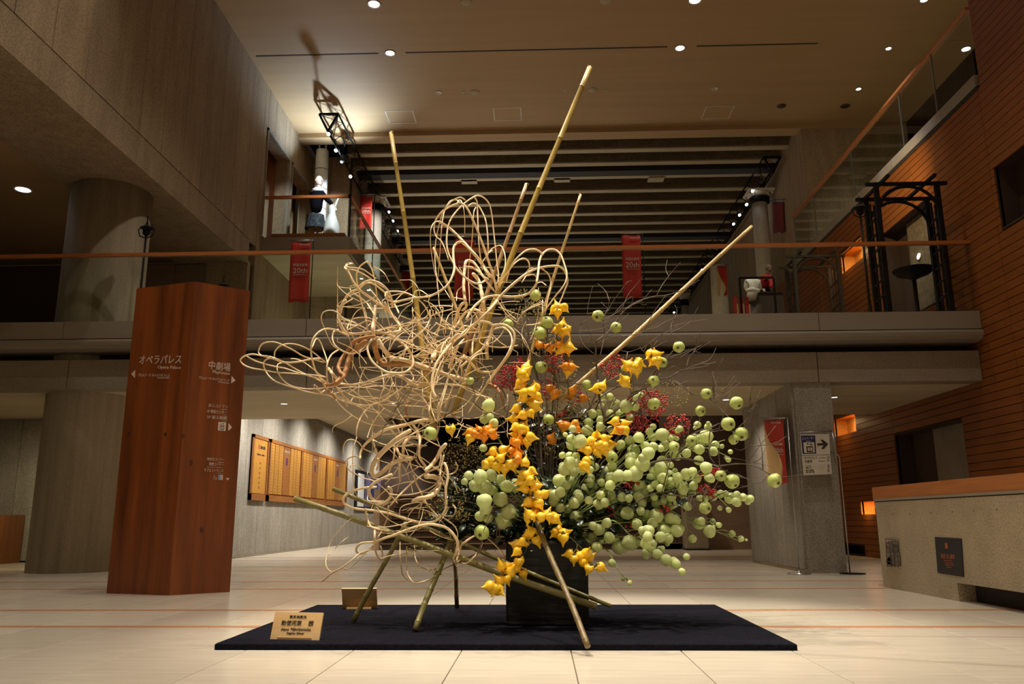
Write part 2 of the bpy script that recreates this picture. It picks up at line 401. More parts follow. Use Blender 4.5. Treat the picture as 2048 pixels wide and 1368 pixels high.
# ---- hall ceiling
cm = MB().box(XL - .3, 9.2, -6, 18.35, CZ, CZ + .25)
ceil = struct('ceiling', cm, M_CEIL)
MB().box(XL, 8.9, 18.35, 18.75, CZ - .12, CZ + .2).build('edge_beam', M_CEIL, ceil)
for a, b in ((513, 757), (812, 1333), (1392, 1630)):
    p, q = atZ(a, 114 - (a - 513) * .02, CZ), atZ(b, 110 - (b - 513) * .012, CZ)
    MB().box(p[0], q[0], 14.9, 14.935, CZ - .006, CZ + .01).build('ceiling_slot', M_BLACKISH, ceil)
for px, py in ((802, 234), (1015, 228), (1435, 225)):
    p = atZ(px, py, CZ); f = MB()
    for s in (-1, 1):
        f.box(p[0] - .32, p[0] + .32, p[1] + s * .3 - .012, p[1] + s * .3 + .012, CZ - .006, CZ + .01)
        f.box(p[0] + s * .32 - .012, p[0] + s * .32 + .012, p[1] - .3, p[1] + .3, CZ - .006, CZ + .01)
    f.build('access_panel_frame', M_SIGNW, ceil)
for px, py in ((950, 184), (1185, 180), (1563, 212), (1690, 212), (932, 4), (1210, 1)):
    p = atZ(px, py, CZ)
    MB().lathe((p[0], p[1], CZ - .012), [(.10, 0), (.11, .012)], 18, mi=0).build('speaker_grille', M_DARKBROWN if px > 1500 else M_BEAM, ceil)
for px, py in ((877, 185), (1430, 177), (1130, 181), (927, 184), (1212, 181)):
    p = atZ(px, py, CZ); r = .075 if px in (877, 1430) else .03
    MB().lathe((p[0], p[1], CZ - .01), [(r * .7, .006), (r * .75, 0), (r, 0), (r, .012)], 16).build('sensor_ring', M_SIGNW, ceil)
# ---- beamed ceiling beyond the edge: one beam per strip
yb = [19.35, 20.15, 21.0, 22.0, 22.9, 23.8, 24.65, 25.45] + [26.35 + .9 * i for i in range(16)]
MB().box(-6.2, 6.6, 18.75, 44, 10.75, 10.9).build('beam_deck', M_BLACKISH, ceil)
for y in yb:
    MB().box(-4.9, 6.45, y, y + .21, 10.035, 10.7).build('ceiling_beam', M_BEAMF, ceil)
    MB().box(-4.9, 6.45, y + .003, y + .207, 10.0, 10.034).build('beam_lit_underside', M_BEAM, ceil)  # thin slab coloured as the lit underside of the beam
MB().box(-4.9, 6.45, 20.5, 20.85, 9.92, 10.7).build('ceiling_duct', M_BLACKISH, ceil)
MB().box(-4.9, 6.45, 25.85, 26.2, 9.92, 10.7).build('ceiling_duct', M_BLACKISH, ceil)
for px in (938, 1124, 1312):
    p = atY(px, 352, 21.2); MB().box(p[0] - .22, p[0] + .22, 21.1, 21.4, p[2] - .1, 10.0).build('ceiling_hanger', M_BEAM, ceil)

# ---- panelled concrete walls
def panels_x(root, X, d, ys, zs, th=.05, holes=(), m=None, gap=.006, name='concrete_panel'):
    """rows of panels on a plane X; d = +1 faces +X"""
    for y0, y1 in zip(ys[:-1], ys[1:]):
        for z0, z1 in zip(zs[:-1], zs[1:]):
            segs = [(y0, y1, z0, z1)]
            for (hy0, hy1, hz0, hz1) in holes:
                nx = []
                for (a, b, c, e) in segs:
                    if hy1 <= a or hy0 >= b or hz1 <= c or hz0 >= e: nx.append((a, b, c, e)); continue
                    if hy0 > a: nx.append((a, hy0, c, e))
                    if hy1 < b: nx.append((hy1, b, c, e))
                    aa, bb = max(a, hy0), min(b, hy1)
                    if hz0 > c: nx.append((aa, bb, c, hz0))
                    if hz1 < e: nx.append((aa, bb, hz1, e))
                segs = nx
            for (a, b, c, e) in segs:
                if b - a < .03 or e - c < .03: continue
                x0, x1 = (X - th, X) if d > 0 else (X, X + th)
                MB().box(x0, x1, a + gap, b - gap, c + gap, e - gap).build(name, m, root)

def seq(a, b, st):
    out = [a]
    while out[-1] + st < b - st * .3: out.append(out[-1] + st)
    out.append(b); return out
# upper left wall (beam + panels), core behind the panels
wl = struct('wall_left', MB().box(XL - .5, XL - .05, -6, 16.05, 6.34, CZ), M_BLACKISH)
MB().box(XL - 1.5, XL, -6, 15.6, 5.85, 6.33).build('edge_beam', M_CONC, wl)
panels_x(wl, XL, 1, [-6, -3, 0, 2.9] + [3.62 + .727 * i for i in range(18)], [6.345, CZ], m=M_CONC)
# wall beyond it, with two tall openings onto the balcony
HOLES = [(16.25, 17.75, 6.7, 9.1), (18.05, 19.6, 6.7, 9.1)]
wl2 = struct('wall_left_upper', MB().box(XL - .62, XL - .5, 16.0, 20.0, 3.45, CZ), M_ODOOR)
panels_x(wl2, XL, 1, [15.98 + .727 * i for i in range(6)] + [20.0], [3.45, 6.3, CZ], th=.3, holes=HOLES, m=M_CONC)
for y0, y1 in ((16.25, 17.75), (18.05, 19.6)):
    f = MB(); f.box(XL - .02, XL + .03, y0 - .05, y0 + .0, 6.7, 9.15); f.box(XL - .02, XL + .03, y1, y1 + .05, 6.7, 9.15); f.box(XL - .02, XL + .03, y0 - .05, y1 + .05, 9.1, 9.16)
    f.build('door_frame', M_CONC2, wl2)
    MB().box(XL - .48, XL - .42, y0 + .75, y1, 6.7, 8.5).build('curtain_panel', M_CONC, wl2)
wl3 = struct('wall_left_return', MB().box(XL - .1, -4.9, 19.75, 20.0, 3.45, CZ), M_BLACKISH)
for i in range(2):
    MB().box(XL + i * .5 + .006, XL + (i + 1) * .5 - .006, 19.70, 19.75, 3.46, CZ - .01).build('concrete_panel', M_CONC, wl3)
wl4 = struct('wall_left_hall', MB().box(-5.2, -4.95, 20.0, 44, 3.45, 10.7), M_BLACKISH)
panels_x(wl4, -4.9, 1, seq(20.0, 36, 1.0), [3.45, 10.7], m=M_CONC)
# front-facing upper wall at the far left with two dark openings
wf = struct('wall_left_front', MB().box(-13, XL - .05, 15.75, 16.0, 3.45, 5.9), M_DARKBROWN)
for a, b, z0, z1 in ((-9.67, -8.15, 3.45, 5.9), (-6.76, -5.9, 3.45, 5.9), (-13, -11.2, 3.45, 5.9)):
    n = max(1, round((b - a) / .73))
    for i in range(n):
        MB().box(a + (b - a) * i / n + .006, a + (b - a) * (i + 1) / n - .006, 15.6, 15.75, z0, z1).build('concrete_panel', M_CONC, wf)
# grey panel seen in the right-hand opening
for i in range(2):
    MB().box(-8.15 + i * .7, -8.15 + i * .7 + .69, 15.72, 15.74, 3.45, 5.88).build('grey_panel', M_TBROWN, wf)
struct('ceiling_left', MB().box(-13, XL - 1.5, -6, 16, 6.0, 6.2), M_CEIL)
struct('wall_far_left', MB().box(-13.2, -13, -6, 16, 0, 10), M_CONC)
struct('wall_behind_camera', MB().box(-13, 9.2, -6.2, -6, 0, CZ), M_CONC2)
# ---- lower left
wll = struct('wall_left_back', MB().box(-13, XL - .05, 14.65, 14.9, 0, 2.55), M_BLACKISH)
for i in range(10):
    a = -13 + i * .705; MB().box(a + .005, a + .7, 14.55, 14.65, .03, 2.54).build('concrete_panel', M_CONC2, wll)
MB().box(XL - .06, XL, 14.4, 14.56, 0, 2.55).build('corner_panel', M_CONC2, wll)
wlh = struct('wall_left_lower', MB().box(XL - .3, XL - .05, 14.55, 44, 0, 3.42), M_BLACKISH)
panels_x(wlh, XL, 1, seq(14.55, 32, .845), [.03, 3.28, 3.43], m=M_CONC2)
struct('baseboard_left', MB().box(XL, XL + .03, 14.6, 32, 0, .035), M_SMOOTH)
struct('wall_column', MB().lathe((-6.8, 11.97, 0), [(.6, 0), (.6, 5.86)], 40), M_COLUMN)
# ---- bridge: beam, recess, ledge, fascia, deck and soffit
br = struct('trim_bridge', MB().box(-13, XR, YB + .28, 15.0, 2.95, 3.42), M_BLACKISH)
J = [-13, atY(139, 735, YB)[0], atY(617, 720, YB)[0], atY(806, 700, YB)[0] if 0 else 0, atY(1634, 715, YB)[0], XR]
J = [-13, atY(137, 735, YB)[0], atY(615, 720, YB)[0], atY(1634, 715, YB)[0], XR]
Jf = [-13, atY(126, 665, 11.05)[0], atY(612, 660, 11.05)[0], atY(1638, 645, 11.05)[0], XR]
for a, b in zip(J[:-1], J[1:]):
    MB().box(a + .006, b - .006, YB, YB + .3, 2.55, 2.97).build('beam_panel', M_SMOOTH, br)
for a, b in zip(Jf[:-1], Jf[1:]):
    MB().box(a + .005, b - .005, 11.05, YB + .3, 3.25, 3.5).build('fascia_panel', M_FASCIA, br)
led = MB(); pr = [(11.10 + .0, 3.25), (11.04, 3.235), (11.02, 3.2), (11.03, 3.15), (11.08, 3.11), (11.2, 3.09), (11.48, 3.09), (11.48, 3.25)]
vs = [(x, y, z) for x in (-13, XR) for y, z in pr]; n = len(pr)
led.add(vs, [(i, (i + 1) % n, n + (i + 1) % n, n + i) for i in range(n)] + [tuple(range(n - 1, -1, -1)), tuple(range(n, 2 * n))])
led.build('rounded_ledge', M_FASCIA, br)
struct('ceiling_bridge', MB().box(-13, XR, YB + .3, 14.85, 2.55, 2.9), M_SOFFIT)
struct('floor_bridge', MB().box(-13, XR, YB, 16.0, 3.42, 3.46), M_TILE)
struct('floor_gallery_left', MB().box(XL, -4.2, 16.0, 44, 3.36, 3.46), M_SOFFIT)
struct('floor_gallery_right', MB().box(4.4, 6.45, 16.0, 44, 3.36, 3.46), M_SOFFIT)
# ---- balcony on the left
ba = struct('floor_balcony', MB().box(XL, -4.0, 16.25, 27, 6.3, 6.62), M_FASCIA)
MB().box(XL + .2, -4.12, 16.30, 27, 6.62, 6.72).build('wood_deck_edge', M_RAIL, ba)
MB().box(XL, -4.05, 16.3, 27, 6.27, 6.3).build('balcony_soffit', M_SOFFIT, ba)
# ---- pier on the right under the bridge
pi = struct('wall_pier', MB().box(3.53, 4.0, 11.3, 13.95, 0, 2.55), M_BLACKISH)
for a, b in ((11.27, 12.0), (12.0, 12.45), (12.45, 13.0), (13.0, 14.0)):
    MB().box(3.5, 3.54, a + .005, b - .005, 0.05, 2.55).build('concrete_panel', M_CONC2, pi)
MB().box(3.53, 4.04, 11.23, 11.3, 0, 2.55).build('front_panel', M_CONC2, pi)
MB().box(3.99, 4.04, 11.3, 14, 0, 2.55).build('side_panel', M_CONC2, pi)
MB().box(3.505, 3.545, 11.235, 14.0, 0, .05).build('base_strip', M_SMOOTH, pi)
# ---- terrace under and beyond the bridge
st = struct('floor_steps', MB().box(-3.9, 3.45, 22.9, 44, 0, 1.35), M_STAIR)
for i in range(9):
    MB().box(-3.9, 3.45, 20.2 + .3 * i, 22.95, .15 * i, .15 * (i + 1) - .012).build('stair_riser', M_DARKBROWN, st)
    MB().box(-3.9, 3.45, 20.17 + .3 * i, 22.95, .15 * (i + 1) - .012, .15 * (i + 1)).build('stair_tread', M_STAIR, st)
wt = struct('wall_terrace', MB().box(3.0, XR, 20.2, 20.4, 0, 3.36), M_DARKBROWN)
MB().box(3.9, XR, 19.95, 20.2, 0, 1.14).build('low_wall', M_TBROWN, wt)
MB().box(3.42, 3.9, 19.5, 20.2, 0, 1.2).build('square_post', M_SMOOTH, wt)
MB().box(3.38, 3.94, 19.46, 20.2, 0, .04).build('post_base', M_BLACKISH, wt)
struct('wall_far', MB().box(-13, 9, 44, 44.2, 0, 11), M_DARKBROWN)
struct('wall_stair_side', MB().box(-4.05, -3.9, 20.0, 30, 0, 1.45), M_TBROWN)
struct('wall_far_lower', MB().box(XL, 6.1, 30, 30.2, 1.35, 3.4), M_DARKBROWN)

# ---- orange boarded wall on the right
OH = [(15.82, 16.99, 2.34, 2.71), (14.72, 15.77, 5.49, 5.88), (9.3, 10.28, 4.42, 5.28), (11.88, 14.17, 0.0, 2.09),
      (12.1, 13.85, 3.95, 5.62), (15.3, 15.95, .77, 1.04), (15.94, 16.96, .03, .19)]
wr = struct('wall_right', MB().box(XR + .3, XR + .4, -6, 27, 0, 6.5).box(XR + .3, XR + .4, -6, 10.3, 6.5, CZ), M_BLACKISH)
BH = .112
def owall(y0, y1, z0, z1):
    k = 0
    while z0 + k * BH < z1 - .02:
        a = z0 + k * BH; b = min(a + BH, z1)
        segs = [(y0, y1)]
        for (h0, h1, g0, g1) in OH:
            if (a + b) / 2 < g0 or (a + b) / 2 > g1: continue
            segs = [q for (p, e) in segs for q in ([(p, e)] if h1 <= p or h0 >= e else [(p, h0)] * (h0 > p) + [(h1, e)] * (h1 < e))]
        for p, e in segs:
            MB().box(XR, XR + .03, p + .004, e - .004, a + .005, b - .005).build('wall_board', M_OWOOD, wr)
        k += 1
owall(4.0, 10.37, 0, 6.5); owall(10.37, 14.2, 0, 6.5); owall(14.2, 26, 0, 6.5); owall(4.0, 10.33, 6.5, CZ)
MB().box(XR + .031, XR + .06, -6, 26, 0, 6.5).box(XR + .031, XR + .06, -6, 10.33, 6.5, CZ)
bk = MB()
segz = sorted({0, 6.5} | {v for h in OH for v in h[2:]})
for z0, z1 in zip(segz[:-1], segz[1:]):
    y = -6
    for (h0, h1, g0, g1) in sorted(OH):
        if g0 <= (z0 + z1) / 2 <= g1:
            bk.box(XR + .03, XR + .06, y, h0, z0, z1); y = h1
    bk.box(XR + .03, XR + .06, y, 27, z0, z1)
bk.box(XR + .03, XR + .06, -6, 10.33, 6.5, CZ); bk.box(XR, XR + .03, -6, 4.0, 0, CZ)
bk.build('board_backing', M_DARKBROWN, wr)
def niche(i, mt, depth=.28, lit=0):
    h0, h1, g0, g1 = OH[i]; b = MB()
    b.box(XR + depth, XR + depth + .02, h0, h1, g0, g1); b.box(XR + .01, XR + depth, h0 - .02, h0, g0, g1); b.box(XR + .01, XR + depth, h1, h1 + .02, g0, g1)
    b.box(XR + .01, XR + depth, h0, h1, g0 - .02, g0); b.box(XR + .01, XR + depth, h0, h1, g1, g1 + .02)
    b.build('wall_niche', mt, wr)
    if lit: lamp('AREA', 'niche_lamp', (XR + .1, (h0 + h1) / 2, g1 - .03), (XR + .16, (h0 + h1) / 2, g0), lit, (1, .66, .30), sx=.15, sy=h1 - h0 - .1)
niche(0, M_NICHE, lit=9); niche(1, M_NICHE, lit=10); niche(2, M_DARKBROWN); niche(3, M_DARKBROWN); niche(4, M_DARKBROWN); niche(5, M_NICHE, lit=6); niche(6, M_BLACKISH)
MB().box(XR + .2, XR + .27, 12.2, 13.2, 0, 2.09).build('door_leaf', M_SMOOTH, wr)
MB().box(XR + .2, XR + .27, 12.3, 13.3, 3.95, 5.6).build('inner_wall_panel', M_BEAMF, wr)
# ---- upper gallery on the right
ga = struct('floor_gallery_upper', MB().box(XR + .05, 9, 10.36, 18.4, 6.45, 6.66), M_SOFFIT)
for a, b in ((10.37, 13.1), (13.1, 18.4)):
    MB().box(XR - .03, XR + .06, a + .004, b - .004, 6.53, 6.70).build('fascia_panel', M_FASCIA, ga)
MB().box(XR - .015, XR + .05, 10.37, 18.4, 6.48, 6.53).build('shadow_trim', M_BLACKISH, ga)
wg = struct('wall_gallery', MB().box(9.0, 9.2, -6, 18.4, 0, CZ), M_BLACKISH)
panels_x(wg, 9.0, -1, seq(10.4, 18.4, .9), [6.66, CZ], holes=[(14.6, 16.2, 6.66, 8.9)], m=M_CONC)
struct('wall_gallery_end', MB().box(XR + .06, 9.0, 10.2, 10.36, 6.5, CZ), M_DARKBROWN)
wr2 = struct('wall_right_hall', MB().box(6.5, 6.75, 18.62, 44, 3.45, 10.7), M_BLACKISH)
panels_x(wr2, 6.45, -1, seq(18.4, 36, .95), [3.45, 10.7], m=M_CONC)
struct('wall_right_hall_end', MB().box(6.5, 9.0, 18.4, 18.6, 6.7, CZ), M_CONC)

# ================================================================== OBJECTS AROUND THE ARRANGEMENT
def onplane(px, py, P, n):
    d = ray(px, py); n = nrm(n); return EYE + d * (np.dot(np.array(P) - EYE, n) / np.dot(d, n))
def ptext(body, m, parent, P, n, x0, y0, x1, y1, hpx, name='lettering', off=.002):
    """lettering on a plane, measured by the photograph's baseline end points and letter height"""
    n = nrm(n); a = onplane(x0, y0, P, n) + n * off; b = onplane(x1, y1, P, n) + n * off
    up = np.array([0, 0, 1.]) - n * n[2]
    t = onplane(x0, y0 - hpx, P, n) + n * off
    h = np.dot(t - a, nrm(up))
    return text(body, name, m, parent, a, b - a, up, h, float(np.linalg.norm(b - a)))
def pshape(pts, m, parent, P, n, name, off=.002, th=.002):
    n = nrm(n); A = [onplane(x, y, P, n) + n * off for x, y in pts]; k = len(A)
    vs = A + [p + n * th for p in A]
    fs = [tuple(range(k)), tuple(range(2 * k - 1, k - 1, -1))] + [(i, k + i, k + (i + 1) % k, (i + 1) % k) for i in range(k)]
    return MB().add(vs, fs).build(name, m, parent)

# ---- black carpeted base
mt = thing('display_mat', 'large flat black carpeted board on the cream floor under the flower arrangement', 'mat', (-.21, 5.77, 0))
b = MB(); x0, x1, y0, y1 = -1.82, 1.39, 4.71, 6.82; r = .008
b.add([(x0, y0, 0.002), (x1, y0, .002), (x1, y1, .002), (x0, y1, .002), (x0, y0, .03), (x1, y0, .03), (x1, y1, .03), (x0, y1, .03),
       (x0 + r, y0 + r, .036), (x1 - r, y0 + r, .036), (x1 - r, y1 - r, .036), (x0 + r, y1 - r, .036)],
      [(3, 2, 1, 0), (0, 1, 5, 4), (1, 2, 6, 5), (2, 3, 7, 6), (3, 0, 4, 7), (4, 5, 9, 8), (5, 6, 10, 9), (6, 7, 11, 10), (7, 4, 8, 11), (8, 9, 10, 11)])
b.build('carpet_top', M_MAT, mt)
ZM = .036
# ---- square black vase
vz = .53; vx0, vx1, vy0, vy1 = -.225, .305, 5.47, 6.0
va = thing('square_vase', 'big square black stoneware vase on the black mat holding all the stems', 'vase', ((vx0 + vx1) / 2, (vy0 + vy1) / 2, ZM))
bm = bmesh.new()
def vring(z, ins, n=8):
    R = []
    for k, (cx, cy) in enumerate(((vx1 - .03, vy1 - .03), (vx0 + .03, vy1 - .03), (vx0 + .03, vy0 + .03), (vx1 - .03, vy0 + .03))):
        for i in range(4):
            a = PI / 2 * k + PI / 2 * i / 3
            R.append((cx + (.03 - ins) * math.cos(a) + (0), cy + (.03 - ins) * math.sin(a), z))
    return R
rings = [vring(ZM, .0), vring(ZM + .01, -.004)] + [vring(ZM + vz * t, -.004 + .0012 * math.sin(t * 31)) for t in np.linspace(.05, .97, 14)] + [vring(ZM + vz, .002), vring(ZM + vz, .022), vring(ZM + .25, .024)]
V = [v for R in rings for v in R]; n = 16
F = [(k * n + i, k * n + (i + 1) % n, (k + 1) * n + (i + 1) % n, (k + 1) * n + i) for k in range(len(rings) - 1) for i in range(n)]
F += [tuple(range(n - 1, -1, -1)), tuple(range((len(rings) - 1) * n, len(rings) * n))]
MB().add(V, F, 0, False).build('vase_body', M_VASE, va)
bm.free()

# ---- name placards
def card(loc, wd, ht, lean, rz, label, front=True):
    t = thing('name_placard', label, 'placard', loc)
    R = Matrix.Rotation(rz, 3, 'Z'); c, s = math.cos(lean), math.sin(lean)
    r = np.array(R @ Vector((1, 0, 0))); f = np.array(R @ Vector((0, -1, 0)))
    u = np.array([0, 0, 1.]) * c - f * s; nn = np.cross(r, u)
    L = np.array(loc, float)
    MB().obox(L + u * ht / 2 - nn * .006, r * wd / 2, u * ht / 2, nn * .006).build('board', M_CARD, t)
    MB().obox(L - f * .035 + np.array([0, 0, .006]), r * wd * .35, f * .035, np.array([0, 0, .006])).build('foot', M_CARD, t)
    return t, L, r, u, nn
t, L, r, u, nn = card((-1.415, 4.85, ZM), .30, .152, .30, -.16, 'small pale wooden name card leaning on the front left of the black mat')
for body, cx, y, h, wdt in (('草月流家元', 0, .118, .016, .105), ('勅使河原', -.035, .078, .028, .125), ('茜', .086, .078, .028, .030),
                            ('Akane  TESHIGAHARA', 0, .050, .013, .185), ('Sogetsu School', 0, .028, .014, .105)):
    text(body, 'lettering', M_INK, t, L + r * cx + u * y + nn * .0015, r, u, h, wdt, 'CENTER')
t, L, r, u, nn = card((-1.405, 6.55, ZM), .27, .175, .45, PI + .03, 'dark-looking wooden name card seen from behind at the back edge of the mat')

# ---- hexagonal cedar sign pillar
PL = np.array([-4.34, 8.3, 0]); PC = np.array([-3.6, 8.07, 0])
PR = np.array([-3.15, 8.45, 0])
ang = math.atan2(PC[1] - PL[1], PC[0] - PL[0]); angR = math.atan2(PR[1] - PC[1], PR[0] - PC[0])
pts = [PL[:2], PC[:2], PR[:2], (-3.40, 9.04), (-3.98, 9.27), (-4.42, 8.88)]
pil = thing('sign_pillar', 'tall reddish cedar hexagonal pillar with white wayfinding lettering standing left of the arrangement', 'pillar', (-3.7, 8.75, 0))
MB().prism([tuple(p) for p in pts], 0.0, 3.165).build('pillar_shaft', M_PILLAR, pil)
nL = nrm([math.sin(ang), -math.cos(ang), 0]); nR = nrm([math.sin(angR), -math.cos(angR), 0])
def PT(s, x0, y0, x1, y1, h): ptext(s, M_TEXTW, pil, PC, nL if x1 < 372 else nR, x0, y0, x1, y1, h)
PT('オペラパレス', 278, 728, 362, 727, 17); PT('Opera Palace', 315, 739, 361, 740, 8)
PT('プロムナード ボックスオフィス', 276, 753, 339, 754, 6); PT('Promenade Box Office', 315, 757, 339, 757, 3)
PT('中劇場', 417, 738, 460, 743, 17); PT('Playhouse', 425, 748, 459, 752, 8)
PT('プロムナード ボックスオフィス', 397, 758, 458, 764, 6); PT('Promenade Box Office', 436, 765, 458, 768, 3)
PT('5F レストラン', 417, 814, 455, 817, 7); PT('Restaurant', 443, 819.5, 454, 820, 2)
PT('5F 情報センター', 414, 825.5, 453, 828.5, 7); PT('Library', 447, 831, 453, 831.5, 2)
PT('5F 屋上庭園', 414, 837, 453, 839.5, 7); PT('Roof Garden', 445, 842, 453, 842.5, 2)
PT('待合せコーナー', 414, 921, 448, 922.5, 6.5); PT('Meeting Spot', 435, 925.5, 447, 926, 2)
PT('喫煙コーナー', 418, 931, 446, 932.5, 6.5); PT('Smoking Corner', 414, 935, 445, 936, 2)
PT('サブエントランス', 408, 943, 446, 944.5, 6.5); PT('Sub Entrance', 436, 947.5, 446, 948, 2)
def PS(pts_, m=M_TEXTW, name='arrow_mark', off=.002): pshape(pts_, m, pil, PC, nL if pts_[0][0] < 372 else nR, name, off)
PS([(263, 748), (271, 740), (270, 756)]); PS([(463, 752), (471, 761), (462, 767)])
PS([(457, 846), (464, 855), (456, 862)]); PS([(451, 956), (459, 956), (455, 961)])
PS([(436.5, 844), (452, 844.5), (451, 862), (435.5, 861)], M_TEXTW, 'elevator_icon')
for q in ([(440, 851), (448, 851.5), (447.6, 852.3), (440, 852)], [(439.6, 859), (447.5, 859.4), (447.4, 860), (439.5, 859.6)], [(439.7, 851), (440.5, 851), (440, 859.5), (439.2, 859.5)],
          [(447.3, 851.4), (448.1, 851.4), (447.6, 859.8), (446.8, 859.8)], [(443.4, 852), (444.2, 852), (443.8, 859.5), (443, 859.5)], [(440.5, 849.5), (443, 849.6), (441.8, 846.4)], [(445, 846.6), (447.5, 846.7), (446, 849.8)]):
    PS(q, M_INK, 'icon_stroke', .0045)
PS([(436, 949.5), (441, 949.6), (440.7, 960), (435.6, 959.8)], mat('icon_blue', (.25, .35, .6)), 'restroom_icon')
PS([(441.1, 949.6), (446, 949.8), (445.6, 960.2), (440.8, 960)], mat('icon_pink', (.75, .45, .38)), 'restroom_icon')
ic = [onplane(429.5 + 3 * math.cos(a), 956.5 + 3 * math.sin(a), PC, nR) + nR * .003 for a in np.linspace(-.9, 4.2, 12)]
bb = MB().tube(ic, .0018, 4); bb.tube([onplane(x, y, PC, nR) + nR * .003 for x, y in ((428.6, 950.5), (428.9, 955), (431.5, 955.3), (433, 959))], .002, 4)
bb.ball(onplane(428.6, 949.6, PC, nR) + nR * .003, .004, 6, 4); bb.build('wheelchair_icon', M_TEXTW, pil)
# knots in the wood
for x, y, s in ((258, 868, 5), (331, 869, 4), (366, 872, 5), (382, 925, 6), (403, 1060, 6)):
    n_ = nL if x < 360 + (868 - y) * .1 else nR
    pshape([(x + s * .7 * math.cos(a), y + s * math.sin(a)) for a in np.linspace(0, 2 * PI, 10)[:-1]], mat('knot', (.10, .026, .006), (.06, .015, .004), 40, rough=.6), pil, PC, n_, 'wood_knot', .0005, .001)

# ---- bridge railing
YR = 11.1
rl = thing('bridge_railing', 'long reddish wooden handrail on clear glass panels along the footbridge', 'railing', (0, YR, 3.5))
MB().box(-13, XR, YR - .035, YR + .035, 4.485, 4.53).build('handrail', M_RAIL, rl)
xs = [-13, -10.5, -7.9, atY(283, 560, YR)[0], atY(612, 560, YR)[0], .1, atY(1641, 560, YR)[0], XR]
for a, b2 in zip(xs[:-1], xs[1:]):
    MB().box(a + .012, b2 - .012, YR - .006, YR + .006, 3.45, 4.487).build('glass_panel', M_GLASS, rl)
# ---- gallery railing on the right
gl = thing('gallery_railing', 'wooden handrail on clear glass along the upper right gallery', 'railing', (XR, 14, 6.7))
MB().box(XR - .03, XR + .05, 10.37, 18.4, 7.70, 7.75).build('handrail', M_RAIL, gl)
for a, b2 in ((10.38, 11.5), (11.5, 12.65), (12.65, 14.8), (14.8, 17.0), (17.0, 18.4)):
    MB().box(XR + .005, XR + .017, a + .012, b2 - .012, 6.7, 7.70).build('glass_panel', M_GLASS, gl)
    MB().box(XR + .0, XR + .02, b2 - .012, b2 + .004, 6.7, 7.70).build('glass_joint', M_METAL, gl)
# ---- balcony railing on the left
bl = thing('balcony_railing', 'brown wooden handrail with glass around the white-lit left balcony', 'railing', (-4.0, 16.25, 6.62))
zt = atY(620, 394, 16.27)[2]
MB().box(XL, -4.0, 16.24, 16.30, zt - .03, zt + .03).build('handrail', M_RAIL, bl)
MB().box(-4.06, -4.0, 16.24, 26.9, zt - .03, zt + .03).build('handrail', M_RAIL, bl)
MB().box(-4.02, -4.0, 16.27, 16.30, 6.62, zt - .03).build('corner_post', M_BLACK, bl)
MB().box(XL + .03, -4.02, 16.268, 16.28, 6.62, zt - .03).build('glass_panel', M_GLASS, bl)
MB().box(-4.022, -4.01, 16.3, 26.9, 6.62, zt - .03).build('glass_panel', M_GLASS, bl)

# ---- stone counter on the right
ct = thing('information_counter', 'speckled stone counter with an orange wooden top band at the right edge', 'counter', (4.0, 7.2, 0))
k = MB(); k.box(3.6, 4.5, 7.42, 9.0, 0, .872); k.box(3.6, 4.5, 3.0, 7.42, .155, .872); k.box(3.75, 4.5, 3.0, 7.42, 0, .155)
k.build('stone_body', M_TERR, ct)
MB().box(3.745, 3.75, 3.0, 7.41, 0, .155).build('toe_recess', M_BLACKISH, ct)
MB().box(3.605, 4.5, 3.0, 8.99, .872, .882).build('shadow_joint', M_BLACKISH, ct)
MB().box(3.59, 4.5, 3.0, 9.01, .882, .905).build('metal_edge', M_FASCIA, ct)
MB().box(3.60, 3.66, 3.0, 9.05, .905, 1.03).build('wooden_band', mat('counter_wood', (.44, .16, .04), (.36, .12, .028), 5, (4, .4, 6), .4), ct)
MB().box(3.66, 4.5, 3.0, 9.0, .905, .93).build('counter_top', M_OWOOD, ct)
for yy, zz in ((8.6, .74), (8.2, .745), (7.75, .75), (7.35, .755), (7.0, .76), (6.65, .765)):
    MB().lathe((3.599, yy, zz), [(.007, 0), (.006, -.001)], 8, (1, 0, 0)).build('tie_hole', M_BLACKISH, ct)
CN = (-1, 0, 0); CP = (3.6, 8, .5)
sg = thing('counter_sign', 'black square poster with small orange print fixed on the stone counter', 'poster', onplane(1898, 1114, CP, CN))
pshape([(1871, 1074), (1924, 1077), (1929, 1154), (1877, 1146)], mat('poster_black', (.010, .011, .016), rough=.5), sg, CP, CN, 'poster_sheet', .002, .006)
M_ORP = mat('orange_print', (.40, .10, .03), rough=.6)
ptext('国立劇', M_ORP, sg, CP, CN, 1885, 1116.5, 1911, 1118, 9, 'lettering', .009)
for (a, c, d, e) in ((1890, 1122, 1906, 2.2), (1892, 1126.5, 1909, 2.2), (1893, 1130.5, 1910, 2.2), (1895, 1135, 1905, 2.2)):
    ptext('国立劇場の公演案内', M_ORP, sg, CP, CN, a, c, d, c + .8, e, 'lettering', .009)
pshape([(1892, 1086), (1897, 1086), (1898, 1097), (1893, 1097)], M_ORP, sg, CP, CN, 'emblem', .009)
rk = thing('leaflet_rack', 'small grey wire leaflet rack hung on the stone counter left of the black poster', 'rack', onplane(1787, 1105, CP, CN))
g = MB()
for i in range(7):
    y = 1078 + i * 9; p, q = onplane(1777 + i * .6, y, CP, CN), onplane(1799 + i * .8, y + 1, CP, CN)
    g.tube([p + np.array([-.03, 0, 0]), q + np.array([-.03, 0, 0])], .004, 5)
for i in range(4):
    p, q = onplane(1777 + i * 7.3, 1078, CP, CN), onplane(1781 + i * 7.6, 1134, CP, CN)
    g.tube([p + np.array([-.03, 0, 0]), q + np.array([-.03, 0, 0])], .004, 5)
